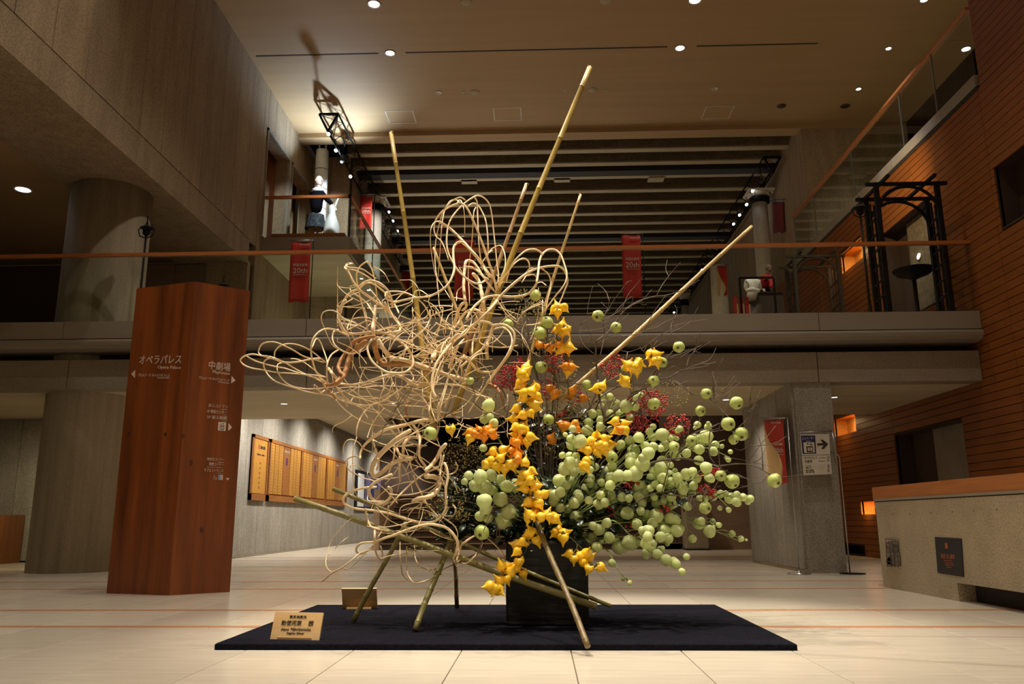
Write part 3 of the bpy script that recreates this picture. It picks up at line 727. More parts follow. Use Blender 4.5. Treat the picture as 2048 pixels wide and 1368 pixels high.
tag(g.build('wire_grid', mat('grey_wire', (.12, .10, .08), rough=.4, metal=.6), rk), kind='stuff')
M_LEAFL = mat('leaflet_print', (.30, .25, .19), (.05, .04, .035), 40, (1, 1, 1), .5, lo=.42, hi=.58)
for q in ([(1774, 1084), (1797, 1080), (1799, 1104), (1776, 1106)], [(1778, 1106), (1800, 1106), (1803, 1132), (1777, 1128)], [(1773, 1122), (1784, 1110), (1787, 1130), (1776, 1131)]):
    pshape(q, M_LEAFL, rk, CP, CN, 'leaflet', .008, .004)

# ---- banners
def banner(label, cx0, cx1, yt, yb, Y, wave=False, slant=-3, txt=True, stand=True, P=None, n=None, dark=None, big='20th', group=None):
    n = nrm(n if n is not None else (0, -1, 0)); P = P if P is not None else (0, Y, 0)
    A = lambda x, y: onplane(x, y, P, n)
    base = A((cx0 + cx1) / 2 + slant / 2, yb)
    t = thing('banner', label, 'banner', base, group)
    NR = 14; NC = 6
    def cloth(f0, f1, m, name):
        vs = []; fs = []
        for i in range(NR + 1):
            s = i / NR; y = yt + (yb - yt) * s
            for j in range(NC + 1):
                v = f0(s) + (f1(s) - f0(s)) * j / NC
                x = cx0 + (cx1 - cx0) * v + slant * s
                p = A(x, y + (1.6 * math.sin(v * 9 + 1) if i == NR else 0))
                vs.append(p + n * pxm(1, p) * (1.3 * math.sin(v * 7 + s * 2) * (.3 + s)))
        for i in range(NR):
            for j in range(NC):
                a = i * (NC + 1) + j; fs.append((a, a + NC + 1, a + NC + 2, a + 1))
        o = MB().add(vs, fs, 0, True).build(name, m, t)
        so = o.modifiers.new('thick', 'SOLIDIFY'); so.thickness = .004; so.offset = -1
    wv = (lambda s: float(np.interp(s, [0, .15, .35, .6, .75, .88, 1], [0, .05, .25, .72, .85, .78, .62]))) if wave else (lambda s: 0.0)
    cloth(wv, lambda s: 1.0, dark or M_CLOTHR, 'banner_cloth')
    if wave: cloth(lambda s: 0.0, wv, M_CLOTHY, 'cream_panel')
    w_ = cx1 - cx0; H_ = yb - yt
    r0, r1 = A(cx0 - 3, yt - 3), A(cx1 + 5, yt - 3)
    MB().tube([r0 + n * .01, r1 + n * .01], pxm(1.1, r0), 6).build('top_rod', M_METAL, t)
    g_ = MB()
    for v in (.2, .85):
        x = cx0 + w_ * v; g_.tube([A(x, yt - 4), A(x, yt + 1)], pxm(.7, r0), 5)
    tag(g_.build('clip', M_METAL, t), kind='stuff')
    if stand:
        a, b2 = A(cx1 + 4, yt - 4), A(cx1 + 4 + slant * 1.1, yb + 3)
        zf = stand if stand is not True else 3.46
        b2 = np.array([a[0], a[1], zf]) if abs(n[1]) > .9 else np.array([a[0], a[1], zf])
        back = -n * .03
        MB().tube([a + back, b2 + back], pxm(1.0, a), 6).build('stand_pole', M_BLACK if zf > 1 else M_METAL, t)
        MB().lathe(b2 + back, [(.15, .002), (.15, .01), (.02, .02), (.02, .04)], 14).build('stand_base', M_BLACK if zf > 1 else M_METAL, t)
    if txt:
        xm = lambda v, s: cx0 + w_ * v + slant * s
        o_ = pxm(1, r0) * 2.6 + .003
        ptext('新国立劇場', M_SIGNW, t, P, n, xm(.45, .06), yt + H_ * .065, xm(.95, .06), yt + H_ * .065, H_ * .03, off=o_)
        vv = (.18, .88) if not wave else (.52, .98)
        ptext('新国立劇場', M_SIGNW, t, P, n, xm(vv[0], .4), yt + H_ * .41, xm(vv[1], .4), yt + H_ * .41, H_ * .045, off=o_)
        ptext(big, M_SIGNW, t, P, n, xm(vv[0], .5), yt + H_ * .525, xm(vv[1], .5), yt + H_ * .525, H_ * .085, off=o_)
        ptext('Anniversary', M_SIGNW, t, P, n, xm(vv[0] + .05, .57), yt + H_ * .565, xm(vv[1], .57), yt + H_ * .565, H_ * .025, off=o_)
    return t
banner('red 20th banner in front of the concrete wall at left on the footbridge', 582, 622, 484, 604, 13.5, slant=-5)
banner('red 20th banner seen behind the pale vine loops on the footbridge', 911, 949, 477, 600, 13.5)
banner('red 20th banner hanging clear to the right of the green bamboo tips', 1243, 1281, 470, 595, 13.5, slant=3)
banner('small bright red banner beside the left capital column', 721, 745, 392, 457, 20.5, slant=-2, stand=6.72)
banner('small red and cream waved banner behind the yellow bamboo pole at left', 803, 820, 544, 602, 26.6, wave=True, slant=-1, txt=False)
banner('small red and cream waved banner on the right white column', 1434, 1453, 532, 590, 18.80, wave=True, slant=2, txt=False, stand=False)
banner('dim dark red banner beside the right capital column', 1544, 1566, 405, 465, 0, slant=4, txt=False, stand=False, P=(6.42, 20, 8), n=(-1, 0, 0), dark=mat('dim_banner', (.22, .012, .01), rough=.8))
banner('tall red and cream waved banner on the concrete pier under the footbridge', 1527, 1566, 839, 966, 0, wave=True, slant=9, P=(3.33, 12, 1), n=(-1, 0, 0), stand=.001)

# ---- elevator sign on a stand before the pier
es = thing('elevator_sign', 'white and blue elevator direction sign with a black arrow on a thin stand', 'sign', atY(1688, 1147, 11.1))
EP, EN = (0, 11.12, 0), (0, -1, 0)
pshape([(1600, 869), (1658, 868), (1660, 909), (1603, 911)], M_SIGNW, es, EP, EN, 'upper_panel', 0, .006)
pshape([(1603, 912), (1660, 910), (1664, 948), (1607, 951)], M_SIGNW, es, EP, EN, 'lower_panel', 0, .006)
pshape([(1601, 871), (1630, 871), (1632, 907), (1605, 908)], M_SIGNB, es, EP, EN, 'blue_panel', .007, .001)
pshape([(1606, 885), (1628, 884.5), (1629, 905), (1608, 906)], M_SIGNW, es, EP, EN, 'icon_panel', .009, .001)
pshape([(1634, 887), (1646, 886.5), (1640.5, 880), (1645, 879.5), (1656, 888), (1647, 898), (1642, 898), (1647, 890.5), (1634, 891)], M_INK, es, EP, EN, 'arrow', .009, .001)
pshape([(1612, 893), (1625, 892.5), (1626, 904), (1613, 904.5)], M_INK, es, EP, EN, 'icon_car', .011, .001)
for q in ((1614.5, 895, 1616.8, 902), (1618, 895, 1620.3, 902), (1621.5, 895, 1623.8, 902)):
    pshape([(q[0], q[1]), (q[2], q[1]), (q[2] + .5, q[3]), (q[0] + .5, q[3])], M_SIGNW, es, EP, EN, 'icon_person', .013, .001)
pshape([(1613, 887), (1615, 890.8), (1617, 887)], M_INK, es, EP, EN, 'icon_arrow', .011, .001)
pshape([(1619, 890.5), (1621.5, 886.5), (1624, 890.5)], M_INK, es, EP, EN, 'icon_arrow', .011, .001)
ptext('エレベーター', M_SIGNW, es, EP, EN, 1604, 880, 1629, 879, 6, off=.009); ptext('Elevator', M_SIGNW, es, EP, EN, 1612, 883.6, 1622, 883.2, 2.4, off=.009)
ptext('オペラパレス', M_INK, es, EP, EN, 1609, 918.5, 1634, 917.5, 5, off=.007); ptext('Opera Palace', M_INK, es, EP, EN, 1637, 917.4, 1651, 917, 2.5, off=.007); ptext('2F', M_INK, es, EP, EN, 1654, 917.4, 1659, 917.2, 4.5, off=.007)
ptext('中劇場', M_INK, es, EP, EN, 1610, 926, 1624, 925.4, 5.5, off=.007); ptext('Playhouse', M_INK, es, EP, EN, 1637, 924, 1650, 923.5, 2.5, off=.007); ptext('2F', M_INK, es, EP, EN, 1654, 923.6, 1659, 923.4, 4.5, off=.007)
for i, (s, y) in enumerate((('レストラン', 934), ('情報センター', 937.5), ('屋上庭園', 942), ('駐車場', 946))):
    ptext(s, M_INK, es, EP, EN, 1611 + i * .3, y, 1623 + i * 2, y - .5, 3, off=.007); ptext('5F', M_INK, es, EP, EN, 1655, y - 2, 1659, y - 2.1, 3, off=.007)
a = atY(1662, 862, 11.12); p0 = atY(1668, 862, 11.14)
MB().tube([atY(1598, 865, 11.13), atY(1664, 862, 11.13)], .007, 6).build('top_bar', M_METAL, es)
MB().tube([(a[0] + .09, 11.14, .0), (a[0] + .09, 11.14, a[2] - .35), (a[0] + .05, 11.14, a[2] - .3), (a[0] + .02, 11.14, a[2])], .009, 6).build('stand_pole', M_METAL, es)
MB().lathe((a[0] + .09, 11.05, 0), [(.16, .002), (.16, .01), (.03, .02)], 16).build('stand_base', M_BLACK, es)

# ---- honour boards on the lit lower wall
BX = XL
def YX(x): return atX(470 + x / 3.697, 950, BX)[1]
def hboard(name, label, ya, yb2, z0, z1):
    t = thing(name, label, 'board', (BX, (ya + yb2) / 2, z0)); fr = MB(); e = .06
    fr.box(BX + .002, BX + .06, ya, yb2, z0, z0 + .13); fr.box(BX + .002, BX + .06, ya, yb2, z1 - .07, z1)
    fr.box(BX + .002, BX + .06, ya, ya + e, z0, z1); fr.box(BX + .002, BX + .06, yb2 - e, yb2, z0, z1)
    fr.box(BX + .002, BX + .03, ya, yb2, z0, z1); fr.build('frame', M_FRAME, t); return t
t = hboard('donor_board', 'narrow framed wooden donor board at the left end of the lit wall', YX(103), YX(222), 1.12, 2.45)
ya, yb2 = YX(118), YX(212)
MB().box(BX + .03, BX + .045, ya, yb2, 1.26, 2.37).build('wood_panel', M_STRIPW, t)
NP = (BX + .046, 17, 2); NN = (1, 0, 0)
def wtext(s, m, parent, ya_, yb_, z, h): text(s, 'lettering', m, parent, (BX + .048, ya_, z), (0, 1, 0), (0, 0, 1), h, yb_ - ya_)
M_RDK = mat('dull_red', (.35, .05, .03), rough=.6)
MB().box(BX + .045, BX + .048, ya + .22, ya + .3, 2.17, 2.26).build('emblem', M_RDK, t)
wtext('新国立劇場', M_INK, t, ya + .34, yb2 - .14, 2.18, .07)
wtext('賛助会員・協賛者', M_INK, t, ya + .15, yb2 - .15, 2.04, .035)
for i, s in enumerate('特別支援企業'): wtext(s, mat('faded_ink', (.25, .11, .02), rough=.7), t, (ya + yb2) / 2 - .045, (ya + yb2) / 2 + .035, 1.86 - i * .1, .045)
t = hboard('name_board', 'long framed wooden name board of narrow strips on the lit wall', YX(234), YX(816), 1.12, 2.45)
rng = random.Random(3)
for sx0, sx1 in ((240, 466), (484, 656), (672, 808)):
    f = (sx1 - sx0) / 226.0
    for u0, u1 in ((3, 28), (33, 60), (66, 93), (152, 172), (175, 196), (199, 224)):
        ya, yb2 = YX(sx0 + u0 * f), YX(sx0 + u1 * f)
        MB().box(BX + .03, BX + .048, ya, yb2, 1.28, 2.37).build('name_strip', M_STRIPW, t)
        q = MB()
        for r_ in range(16):
            z = 2.33 - r_ * .066; q.box(BX + .048, BX + .0495, ya + (yb2 - ya) * .2, yb2 - (yb2 - ya) * rng.uniform(.2, .45), z - .012, z)
        tag(q.build('name_lettering', mat('faded_ink', (.25, .11, .02), rough=.7), t), kind='stuff')
    ya, yb2 = YX(sx0 + 100 * f), YX(sx0 + 146 * f)
    MB().box(BX + .03, BX + .046, ya, yb2, 1.28, 2.37).build('title_panel', M_FRAME, t)
    wtext('賛助会員', M_SIGNW, t, ya + .03, yb2 - .03, 2.24, .05)
    MB().box(BX + .046, BX + .048, (ya + yb2) / 2 - .05, (ya + yb2) / 2 + .05, 1.95, 2.12).build('emblem', M_SIGNB, t)
    d_ = YX(sx1 + 8); MB().box(BX + .03, BX + .06, d_ - .04, d_ + .04, 1.2, 2.4).build('divider', M_FRAME, t)
pw = thing('poster_case', 'framed case of small white and purple posters on the lit wall behind the vines', 'poster', (BX, 27.5, 1.1))
MB().box(BX + .002, BX + .06, 26.0, 30.5, 1.05, 2.3).build('case_frame', M_BLACK, pw)
for i in range(4):
    MB().box(BX + .06, BX + .065, 26.2 + i * 1.08, 26.2 + i * 1.08 + .95, 1.15, 2.2).build('poster_sheet', [M_WHITE, mat('poster_purple', (.16, .13, .30), (.02, .02, .05), 9, (1, 3, 1), lo=.42, hi=.58), M_SIGNB, mat('poster_purple', (.1, .1, .2))][i], pw)

# ---- bench-like wooden door at the far left edge
be = thing('wooden_bench', 'brown wooden bench end at the left edge by the rough concrete wall', 'bench', (-8.6, 14.2, 0))
zb = atY(12, 1030, 14.2)[2]; xb = atY(24, 1070, 14.2)[0]
MB().box(xb - 1.6, xb - .0, 13.95, 14.5, zb - .07, zb).build('bench_back', mat('bench_wood', (.26, .10, .03), (.2, .07, .02), 4, (6, 6, .5), .45), be)
MB().box(xb - .1, xb, 13.95, 14.5, 0, zb - .07).build('bench_side', mat('bench_wood', (.26, .10, .03)), be)
MB().box(xb - 1.6, xb - .1, 14.2, 14.5, .35, zb - .07).build('bench_panel', mat('bench_wood', (.26, .10, .03)), be)
MB().box(xb - 1.6, xb - .1, 13.97, 14.2, .3, .36).build('bench_seat', mat('bench_wood', (.26, .10, .03)), be)

# ---- downlight fixtures
def downlight(p, r, label, m=M_LITC, z=CZ):
    t = thing('downlight', label, 'downlight', (p[0], p[1], z - .006))
    MB().lathe((p[0], p[1], z - .012), [(r, .02), (r, .006), (r * 1.28, 0), (r * 1.3, .012)], 20).build('trim_ring', M_SIGNW, t)
    MB().lathe((p[0], p[1], z - .004), [(r * .98, 0), (r * .98, .004)], 20).build('lamp_lens', m, t)
for px, py, r, s in ((748, 8, .10, 'round ceiling downlight at the top edge left of centre'), (1390, 0, .10, 'round ceiling downlight at the top edge right of centre'),
                     (1848, 0, .06, 'small ceiling downlight at the top edge above the right gallery'), (780, 106, .085, 'round ceiling downlight left of the long ceiling slot'),
                     (1360, 96, .085, 'round ceiling downlight right of the long ceiling slot'), (1777, 97, .05, 'small ceiling downlight left of the gallery handrail'),
                     (1717, 178, .05, 'small ceiling downlight lowest beside the gallery handrail'), (1932, 98, .08, 'dim ceiling downlight seen through the gallery glass')):
    downlight(atZ(px, py, CZ), r, s)
for px, py, s in ((568, 807, 'small downlight under the footbridge right of the cedar pillar'), (785, 806, 'small downlight under the footbridge behind the vines'),
                  (1668, 794, 'small downlight under the footbridge beside the right pier'), (1452, 799, 'small downlight under the footbridge behind the quinces')):
    downlight(atZ(px, py, 2.55), .05, s, z=2.55)
downlight(atZ(46, 379, 6.0), .11, 'round downlight in the dark left ceiling near the big column', z=6.0)
p = atX(1839, 513, XR + .2)
t = thing('downlight', 'small light seen inside the upper opening of the orange wall', 'downlight', p)
MB().lathe(p, [(.05, 0), (.05, .02)], 14, (-1, 0, .2)).build('lamp_lens', M_LITC, t)
MB().lathe(p, [(.062, -.004), (.062, .014)], 14, (-1, 0, .2)).build('trim_ring', M_SIGNW, t)
p = atX(1882, 875, XR + .27)
t = thing('downlight', 'small light seen through the lower doorway of the orange wall', 'downlight', p)
MB().lathe(p - np.array([.02, 0, 0]), [(.045, 0), (.045, .02)], 14, (-1, 0, .1)).build('lamp_lens', M_LITC, t)
MB().lathe(p - np.array([.02, 0, 0]), [(.056, -.004), (.056, .014)], 14, (-1, 0, .1)).build('trim_ring', M_SIGNW, t)
for px, py, w_, h_, s in ((1105, 591, 5, 4, 'tiny blue-green exit sign far back behind the bamboo'), (1206, 586, 1.2, 5, 'thin blue-green exit sign far back left of the red banner')):
    p = atY(px, py, 34); t = thing('exit_sign', s, 'sign', p)
    MB().box(p[0] - pxm(w_, p), p[0] + pxm(w_, p), 34, 34.1, p[2] - pxm(h_, p), p[2] + pxm(h_, p)).build('sign_body', M_BLACK, t)
    MB().box(p[0] - pxm(w_ * .9, p), p[0] + pxm(w_ * .9, p), 33.98, 34, p[2] - pxm(h_ * .9, p), p[2] + pxm(h_ * .9, p)).build('sign_face', M_GREENSIGN, t)

# ---- lighting trusses with spotlights
def truss(label, X, z, y0, y1, s=.22):
    t = thing('lighting_truss', label, 'truss', (X, y0, z))
    C3 = [(-s, s), (s, s), (0, -s)]
    for dx, dz in C3: MB().tube([(X + dx, y0, z + dz), (X + dx, y1, z + dz)], .022, 6).build('chord', M_BLACK, t)
    g_ = MB(); y = y0; k_ = 0
    while y < y1 - .3:
        for i in range(3):
            a, b2 = C3[i], C3[(i + 1) % 3]
            if k_ % 2: a, b2 = b2, a
            g_.tube([(X + a[0], y, z + a[1]), (X + b2[0], y + .45, z + b2[1])], .010, 4)
        y += .45; k_ += 1
    tag(g_.build('lattice', M_BLACK, t), kind='stuff')
    e = MB()
    for i in range(3):
        a, b2 = C3[i], C3[(i + 1) % 3]; e.bar((X + a[0], y0, z + a[1]), (X + b2[0], y0, z + b2[1]), .05)
    e.build('end_frame', M_BLACK, t)
    g_ = MB()
    for yy in (y0 + 1.5, y0 + 6): g_.tube([(X, yy, z + s), (X, yy, CZ if yy < 18.3 else 10.0)], .008, 5)
    tag(g_.build('hanger_wire', M_BLACK, t), kind='stuff')
    return t
pA = atY(657, 246, 17.0); truss('black lighting truss near the ceiling over the left balcony', pA[0], pA[2], 17.0, 27)
pB = atY(748, 340, 21.5); truss('black lighting truss above the left capital columns', pB[0], pB[2], 21.5, 43, .26)
pC = atY(1545, 330, 20.0); truss('black lighting truss above the right capital columns', pC[0], pC[2], 20.0, 43, .22)
TX = [pA[0]] * 4 + [pB[0]] * 5 + [pC[0]] * 6
TYS = [17.1] * 4 + [21.6] * 5 + [20.1] * 6
TZ = [pA[2]] * 4 + [pB[2]] * 5 + [pC[2]] * 6
SPT = [(657, 268, 17.6, 'white', 'first'), (672, 301, 18.6, 'white', 'second'), (683, 323, 19.3, 'dark', ''), (701, 353, 20.6, 'white', ''),
       (778, 424, 25.5, 'w', ''), (786, 442, 27, 'w', ''), (795, 462, 28.3, 'w', ''), (836, 548, 33, 'w', ''), (844, 572, 33.6, 'w', ''),
       (1505, 382, 22.3, 'w', ''), (1493, 409, 23.6, 'w', ''), (1479, 430, 25, 'w', ''), (1467, 448, 26, 'w', ''), (1404, 540, 33, 'w', ''), (1348, 625, 33.8, 'w', '')]
NM = ['spotlight under the end of the truss over the left balcony', 'bright spotlight beside the tall white column', 'dark spotlight aimed down on the left balcony truss', 'bright spotlight at the balcony corner post',
      'upper bright spotlight right of the left capital', 'middle dim spotlight right of the left capital', 'lower bright spotlight left of the yellow bamboo', 'bright spotlight right of the waved banner', 'lowest spotlight right of the waved banner',
      'dim spotlight in front of the right capital', 'bright spotlight just under the right capital', 'dim spotlight halfway down the right truss', 'bright spotlight above the tip of the slanting bamboo', 'bright spotlight behind the slanting bamboo', 'small spotlight just above the footbridge at right']
for (((px, py, Y, kk, _), s), tz), tx, ty in zip(zip(zip(SPT, NM), TZ), TX, TYS):
    p = atZ(px, py, tz - .42)
    if p[1] > 42: p = atY(px, py, 42)
    t = thing('stage_spotlight', s, 'spotlight', p)
    d = nrm([(-.25 if px < 1000 else .2), -.75, -.6]); rr = max(.045, pxm(2.1, p))
    MB().lathe(p - d * rr * 2.6, [(rr * .5, -rr * .4), (rr * .9, 0), (rr, rr * 1.2), (rr * 1.05, rr * 2.6)], 12, d).build('housing', M_BLACK, t)
    MB().lathe(p, [(rr * .9, .0), (rr * .9, .01)], 12, d).build('lamp_lens', M_LITC if kk != 'dark' else M_METAL, t)
    MB().tube([p - d * rr, p - d * rr + np.array([0, 0, rr * 1.4]), (tx, max(ty, p[1] - d[1] * rr), tz - .22)], max(.012, rr * .14), 5).build('yoke', M_BLACK, t)

# ---- white columns with capitals
def column(label, px, ptop, pbase, Y, rpx, cap=True, segs=0, m=None):
    a = atY(px, ptop, Y); r_ = pxm(rpx, a); z0 = 3.46 if Y > 19.9 or px > 1000 else 6.72
    t = thing('scenery_column', label, 'column', (a[0], Y, z0)); m = m or M_PLASTER
    MB().lathe((a[0], Y, z0), [(r_ * 1.02, 0), (r_ * 1.0, .05), (r_ * .97, (a[2] - z0) * .6), (r_ * .92, a[2] - z0)], 24).build('shaft', m, t)
    if segs:
        g_ = MB()
        for k_ in range(1, segs): g_.lathe((a[0], Y, z0 + (a[2] - z0) * k_ / segs - .008), [(r_ * .985, 0), (r_ * 1.0, .004), (r_ * .985, .016)], 24)
        tag(g_.build('seam_ring', M_SMOOTH, t), kind='stuff')
    if cap:
        h_ = pxm(12, a)
        MB().lathe((a[0], Y, a[2]), [(r_ * 1.0, 0), (r_ * 1.25, .02), (r_ * 1.25, h_)], 20).build('collar', M_BLACK, t)
        c_ = MB()
        for s_ in (-1, 1):
            for q in (-1, 1):
                for k_ in range(10):
                    an = k_ / 9 * 4.2; rad = r_ * .42 * (1 - k_ / 13)
                    if k_: c_.tube([prev, np.array([a[0] + s_ * (r_ * 1.05 + rad * math.cos(an)), Y + q * r_ * .9, a[2] + h_ * 1.35 + rad * math.sin(an)])], r_ * .13, 6)
                    prev = np.array([a[0] + s_ * (r_ * 1.05 + rad * math.cos(an)), Y + q * r_ * .9, a[2] + h_ * 1.35 + rad * math.sin(an)])
        c_.lathe((a[0], Y, a[2] + h_), [(r_ * 1.0, 0), (r_ * 1.15, h_ * .4), (r_ * 1.5, h_ * .75)], 16)
        c_.box(a[0] - r_ * 1.6, a[0] + r_ * 1.6, Y - r_ * 1.5, Y + r_ * 1.5, a[2] + h_ * 1.75, a[2] + h_ * 2.05)
        c_.build('scroll_capital', m, t)
    return t
column('tall white ringed column behind the kilted figure on the left balcony', 645, 302, 462, 18.9, 13.5, False, 6, M_WHITE)
wc = COL.objects.get('scenery_column')
for s_ in (-1, 1):
    a = atY(645 + s_ * 6.5, 302, 18.9); MB().tube([a - np.array([0, 0, .05]), (a[0], 18.9, 10.72)], .03, 8).build('hanger_rod', M_METAL, wc)
for px, py, lab in ((700, 526, 'brightest lamp under the left balcony just above the vine tips'), (723, 557, 'second lamp under the left balcony behind the vines'), (737, 580, 'lowest lamp under the left balcony behind the vines')):
    p = atZ(px, py, 6.27); downlight(p, pxm(4 if px == 700 else 3, p) , lab, z=6.27)
column('pale column with scroll capital beside the small bright red banner', 748, 424, 500, 21.5, 17)
column('pale column with dark scroll capital behind the waved banner at left', 810, 545, 640, 26.9, 9)
column('tall pale column with scroll capital at the right of the hall', 1519, 408, 560, 21, 16)
column('pale column carrying a waved banner behind the slanting bamboo', 1436, 534, 640, 19, 17, False)
column('small distant column with dark scroll capital at right', 1369, 612, 640, 30, 7)

# ---- people-shaped costume mannequins
def skin(name, edges, V, Rr, m, parent, sub=1):
    me = bpy.data.meshes.new(name); off = wloc(parent)
    me.from_pydata([tuple(np.array(v) - np.array(off)) for v in V], edges, [])
    o = bpy.data.objects.new(name, me); COL.objects.link(o); o.parent = parent
    md = o.modifiers.new('skin', 'SKIN'); md.use_smooth_shade = True
    for i, d_ in enumerate(me.skin_vertices[0].data):
        d_.radius = (Rr[i], Rr[i]); d_.use_root = (i == 0)
    o.modifiers.new('sub', 'SUBSURF').levels = sub; o.modifiers['sub'].render_levels = sub
    dg = bpy.context.evaluated_depsgraph_get(); dg.update()
    m2 = bpy.data.meshes.new_from_object(o.evaluated_get(dg)); o.modifiers.clear(); o.data = m2
    m2.materials.clear(); m2.materials.append(m); return o
def hand(mb, p, d, s, side):
    d = nrm(d); u = nrm(np.cross(d, (0, 1, .2))); v = np.cross(d, u)
    mb.obox(p + d * s * .5, d * s * .5, u * s * .42, v * s * .16)
    for i, L_ in enumerate((.75, .95, 1.0, .85)):
        b0 = p + d * s + u * s * (.33 - .22 * i); mb.tube([b0 - d * s * .2, b0 + d * s * L_ * .5, b0 + d * s * L_ * .9 + v * s * .2], [s * .11, s * .1, s * .08], 5)
    mb.tube([p + d * s * .2 + u * s * .35 * side, p + d * s * .6 + u * s * .75 * side, p + d * s * .95 + u * s * .8 * side], [s * .12, s * .11, s * .09], 5)
def head(mb, c, r_, f, mi=0):
    f = nrm(f); mb.ball(c, r_, 14, 10, mi, (.82, .9, 1.12)); mb.ball(c - np.array([0, 0, r_ * .45]) + f * r_ * .2, r_ * .68, 10, 8, mi)
    s_ = nrm(np.cross(f, (0, 0, 1)))
    mb.tube([c + f * r_ * .8 + np.array([0, 0, .15 * r_]), c + f * r_ * 1.12 - np.array([0, 0, .2 * r_]), c + f * r_ * .85 - np.array([0, 0, .28 * r_])], [r_ * .08, r_ * .16, r_ * .1], 6, mi)
    for k_ in (-1, 1):
        mb.ball(c + f * r_ * .8 + s_ * k_ * r_ * .32 + np.array([0, 0, .08 * r_]), r_ * .12, 6, 5, mi); mb.ball(c + s_ * k_ * r_ * .84 - np.array([0, 0, .05 * r_]), r_ * .2, 6, 5, mi, (.5, .8, 1.2))
    mb.tube([c + f * r_ * .86 + s_ * r_ * .22 - np.array([0, 0, .55 * r_]), c + f * r_ * .92 - np.array([0, 0, .56 * r_]), c + f * r_ * .86 - s_ * r_ * .22 - np.array([0, 0, .55 * r_])], r_ * .07, 5, mi)

YM = 17.0
q = lambda x, y, dy=0: atY(x, y, YM + dy)
foot = q(632, 470); foot[2] = 6.72
kg = thing('kilted_mannequin', 'pale-headed mannequin in a navy jacket and tartan kilt on the left balcony', 'mannequin', foot)
hd = MB(); hc = q(638, 362); head(hd, hc, pxm(9.5, hc), (.8, -.6, 0)); hd.lathe(q(637, 376), [(.045, 0), (.04, .1)], 10)
hd.build('head', mat('mannequin_head', (.80, .62, .52), rough=.6), kg)
Vt = [q(632, 428), q(633, 405), q(634, 386), q(636, 376), q(624, 388, .06), q(625, 408, .12), q(630, 424, .1), q(645, 388, -.05), q(655, 400, -.1), q(666, 409, -.12)]
skin('jacket', [(0, 1), (1, 2), (2, 3), (2, 4), (4, 5), (5, 6), (2, 7), (7, 8), (8, 9)], Vt, [.16, .15, .15, .07, .075, .06, .045, .075, .06, .045], M_NAVY, kg)
cb = MB().lathe(q(636, 380), [(.15, -.06), (.13, 0), (.07, .05)], 14); cb.build('white_collar', M_WHITE, kg)
kt = mat('tartan', (.045, .06, .07), (.006, .009, .015), 22, (1, 1, 1), .8, lo=.45, hi=.55)
c0 = q(632, 430); g_ = MB(); rows = []
for i, (dz, r_) in enumerate(((0, .17), (-.12, .19), (-.26, .22), (-.33, .23))):
    rows.append([c0 + np.array([r_ * math.cos(a) * (1 + .05 * (j % 2)), r_ * .8 * math.sin(a) * (1 + .05 * (j % 2)), dz]) for j, a in enumerate(np.linspace(0, 2 * PI, 24, endpoint=False))])
g_.add([p for r_ in rows for p in r_], [(k_ * 24 + j, (k_ + 1) * 24 + j, (k_ + 1) * 24 + (j + 1) % 24, k_ * 24 + (j + 1) % 24) for k_ in range(3) for j in range(24)], 0, False)
g_.build('kilt', kt, kg)
for dx in (-.08, .09):
    lp = c0 + np.array([dx, 0, -.25]); MB().tube([lp, lp + np.array([-.01, .02, -.28]), np.array([lp[0] - .01, lp[1], 6.78]), np.array([lp[0] + .02, lp[1] - .1, 6.74])], [.075, .07, .045, .04], 9).build('leg', M_SKIN, kg)
h_ = MB(); hand(h_, q(666, 409, -.12), (.8, -.2, -.3), .07, 1); h_.build('hand', M_SKIN, kg)
ft2 = q(668, 470, -.15); ft2[2] = 6.72
bd = thing('white_dress_mannequin', 'brightly lit white gown mannequin with raised arm beside the kilted figure', 'mannequin', ft2)
g_ = MB(); c1 = q(664, 438, -.15)
prof = [(.19, 6.72), (.185, 6.9), (.16, c1[2] - .12), (.10, c1[2] + .05), (.075, c1[2] + .12), (.09, c1[2] + .22), (.075, c1[2] + .3), (.04, c1[2] + .33)]
g_.lathe((c1[0], c1[1], 0), prof, 22); g_.build('gown', M_WHITE, bd)
V2 = [q(660, 424, -.15), q(667, 420, -.15), q(673, 424, -.15), q(671, 411, -.2), q(674, 402, -.2), q(677, 396, -.2)]
skin('arm', [(0, 1), (1, 2), (1, 3), (3, 4), (4, 5)], V2, [.04, .045, .045, .035, .025, .018], M_PLASTER, bd)
h_ = MB(); hand(h_, q(676, 398, -.2), (.3, 0, .8), .045, -1); h_.build('hand', M_PLASTER, bd)

YS = 14.2
q = lambda x, y, dy=0: atY(x, y, YS + dy)
a, b2 = q(1512, 592), q(1560, 592)
pt = thing('display_plinth', 'brown wooden plinth under the red-coated mannequin at right', 'plinth', (a[0], YS, 3.46))
MB().box(a[0], b2[0], YS - .2, YS + .5, 3.46, a[2]).build('plinth_box', M_DARKBROWN, pt)
MB().box(a[0] - .02, b2[0] + .02, YS - .22, YS + .52, a[2], a[2] + .02).build('plinth_top', M_DARKBROWN, pt)
rm = thing('red_coat_mannequin', 'bald mannequin in a red coat leaning forward behind a black rail at right', 'mannequin', q(1535, 590))
g_ = MB(); hc = q(1537, 537); head(g_, hc, pxm(7.5, hc), (.3, -.9, -.2)); g_.tube([q(1536, 543), q(1534, 551)], [.035, .045], 8); g_.build('head', mat('old_head', (.42, .30, .22), (.16, .10, .07), 20, rough=.6, lo=.4, hi=.6), rm)
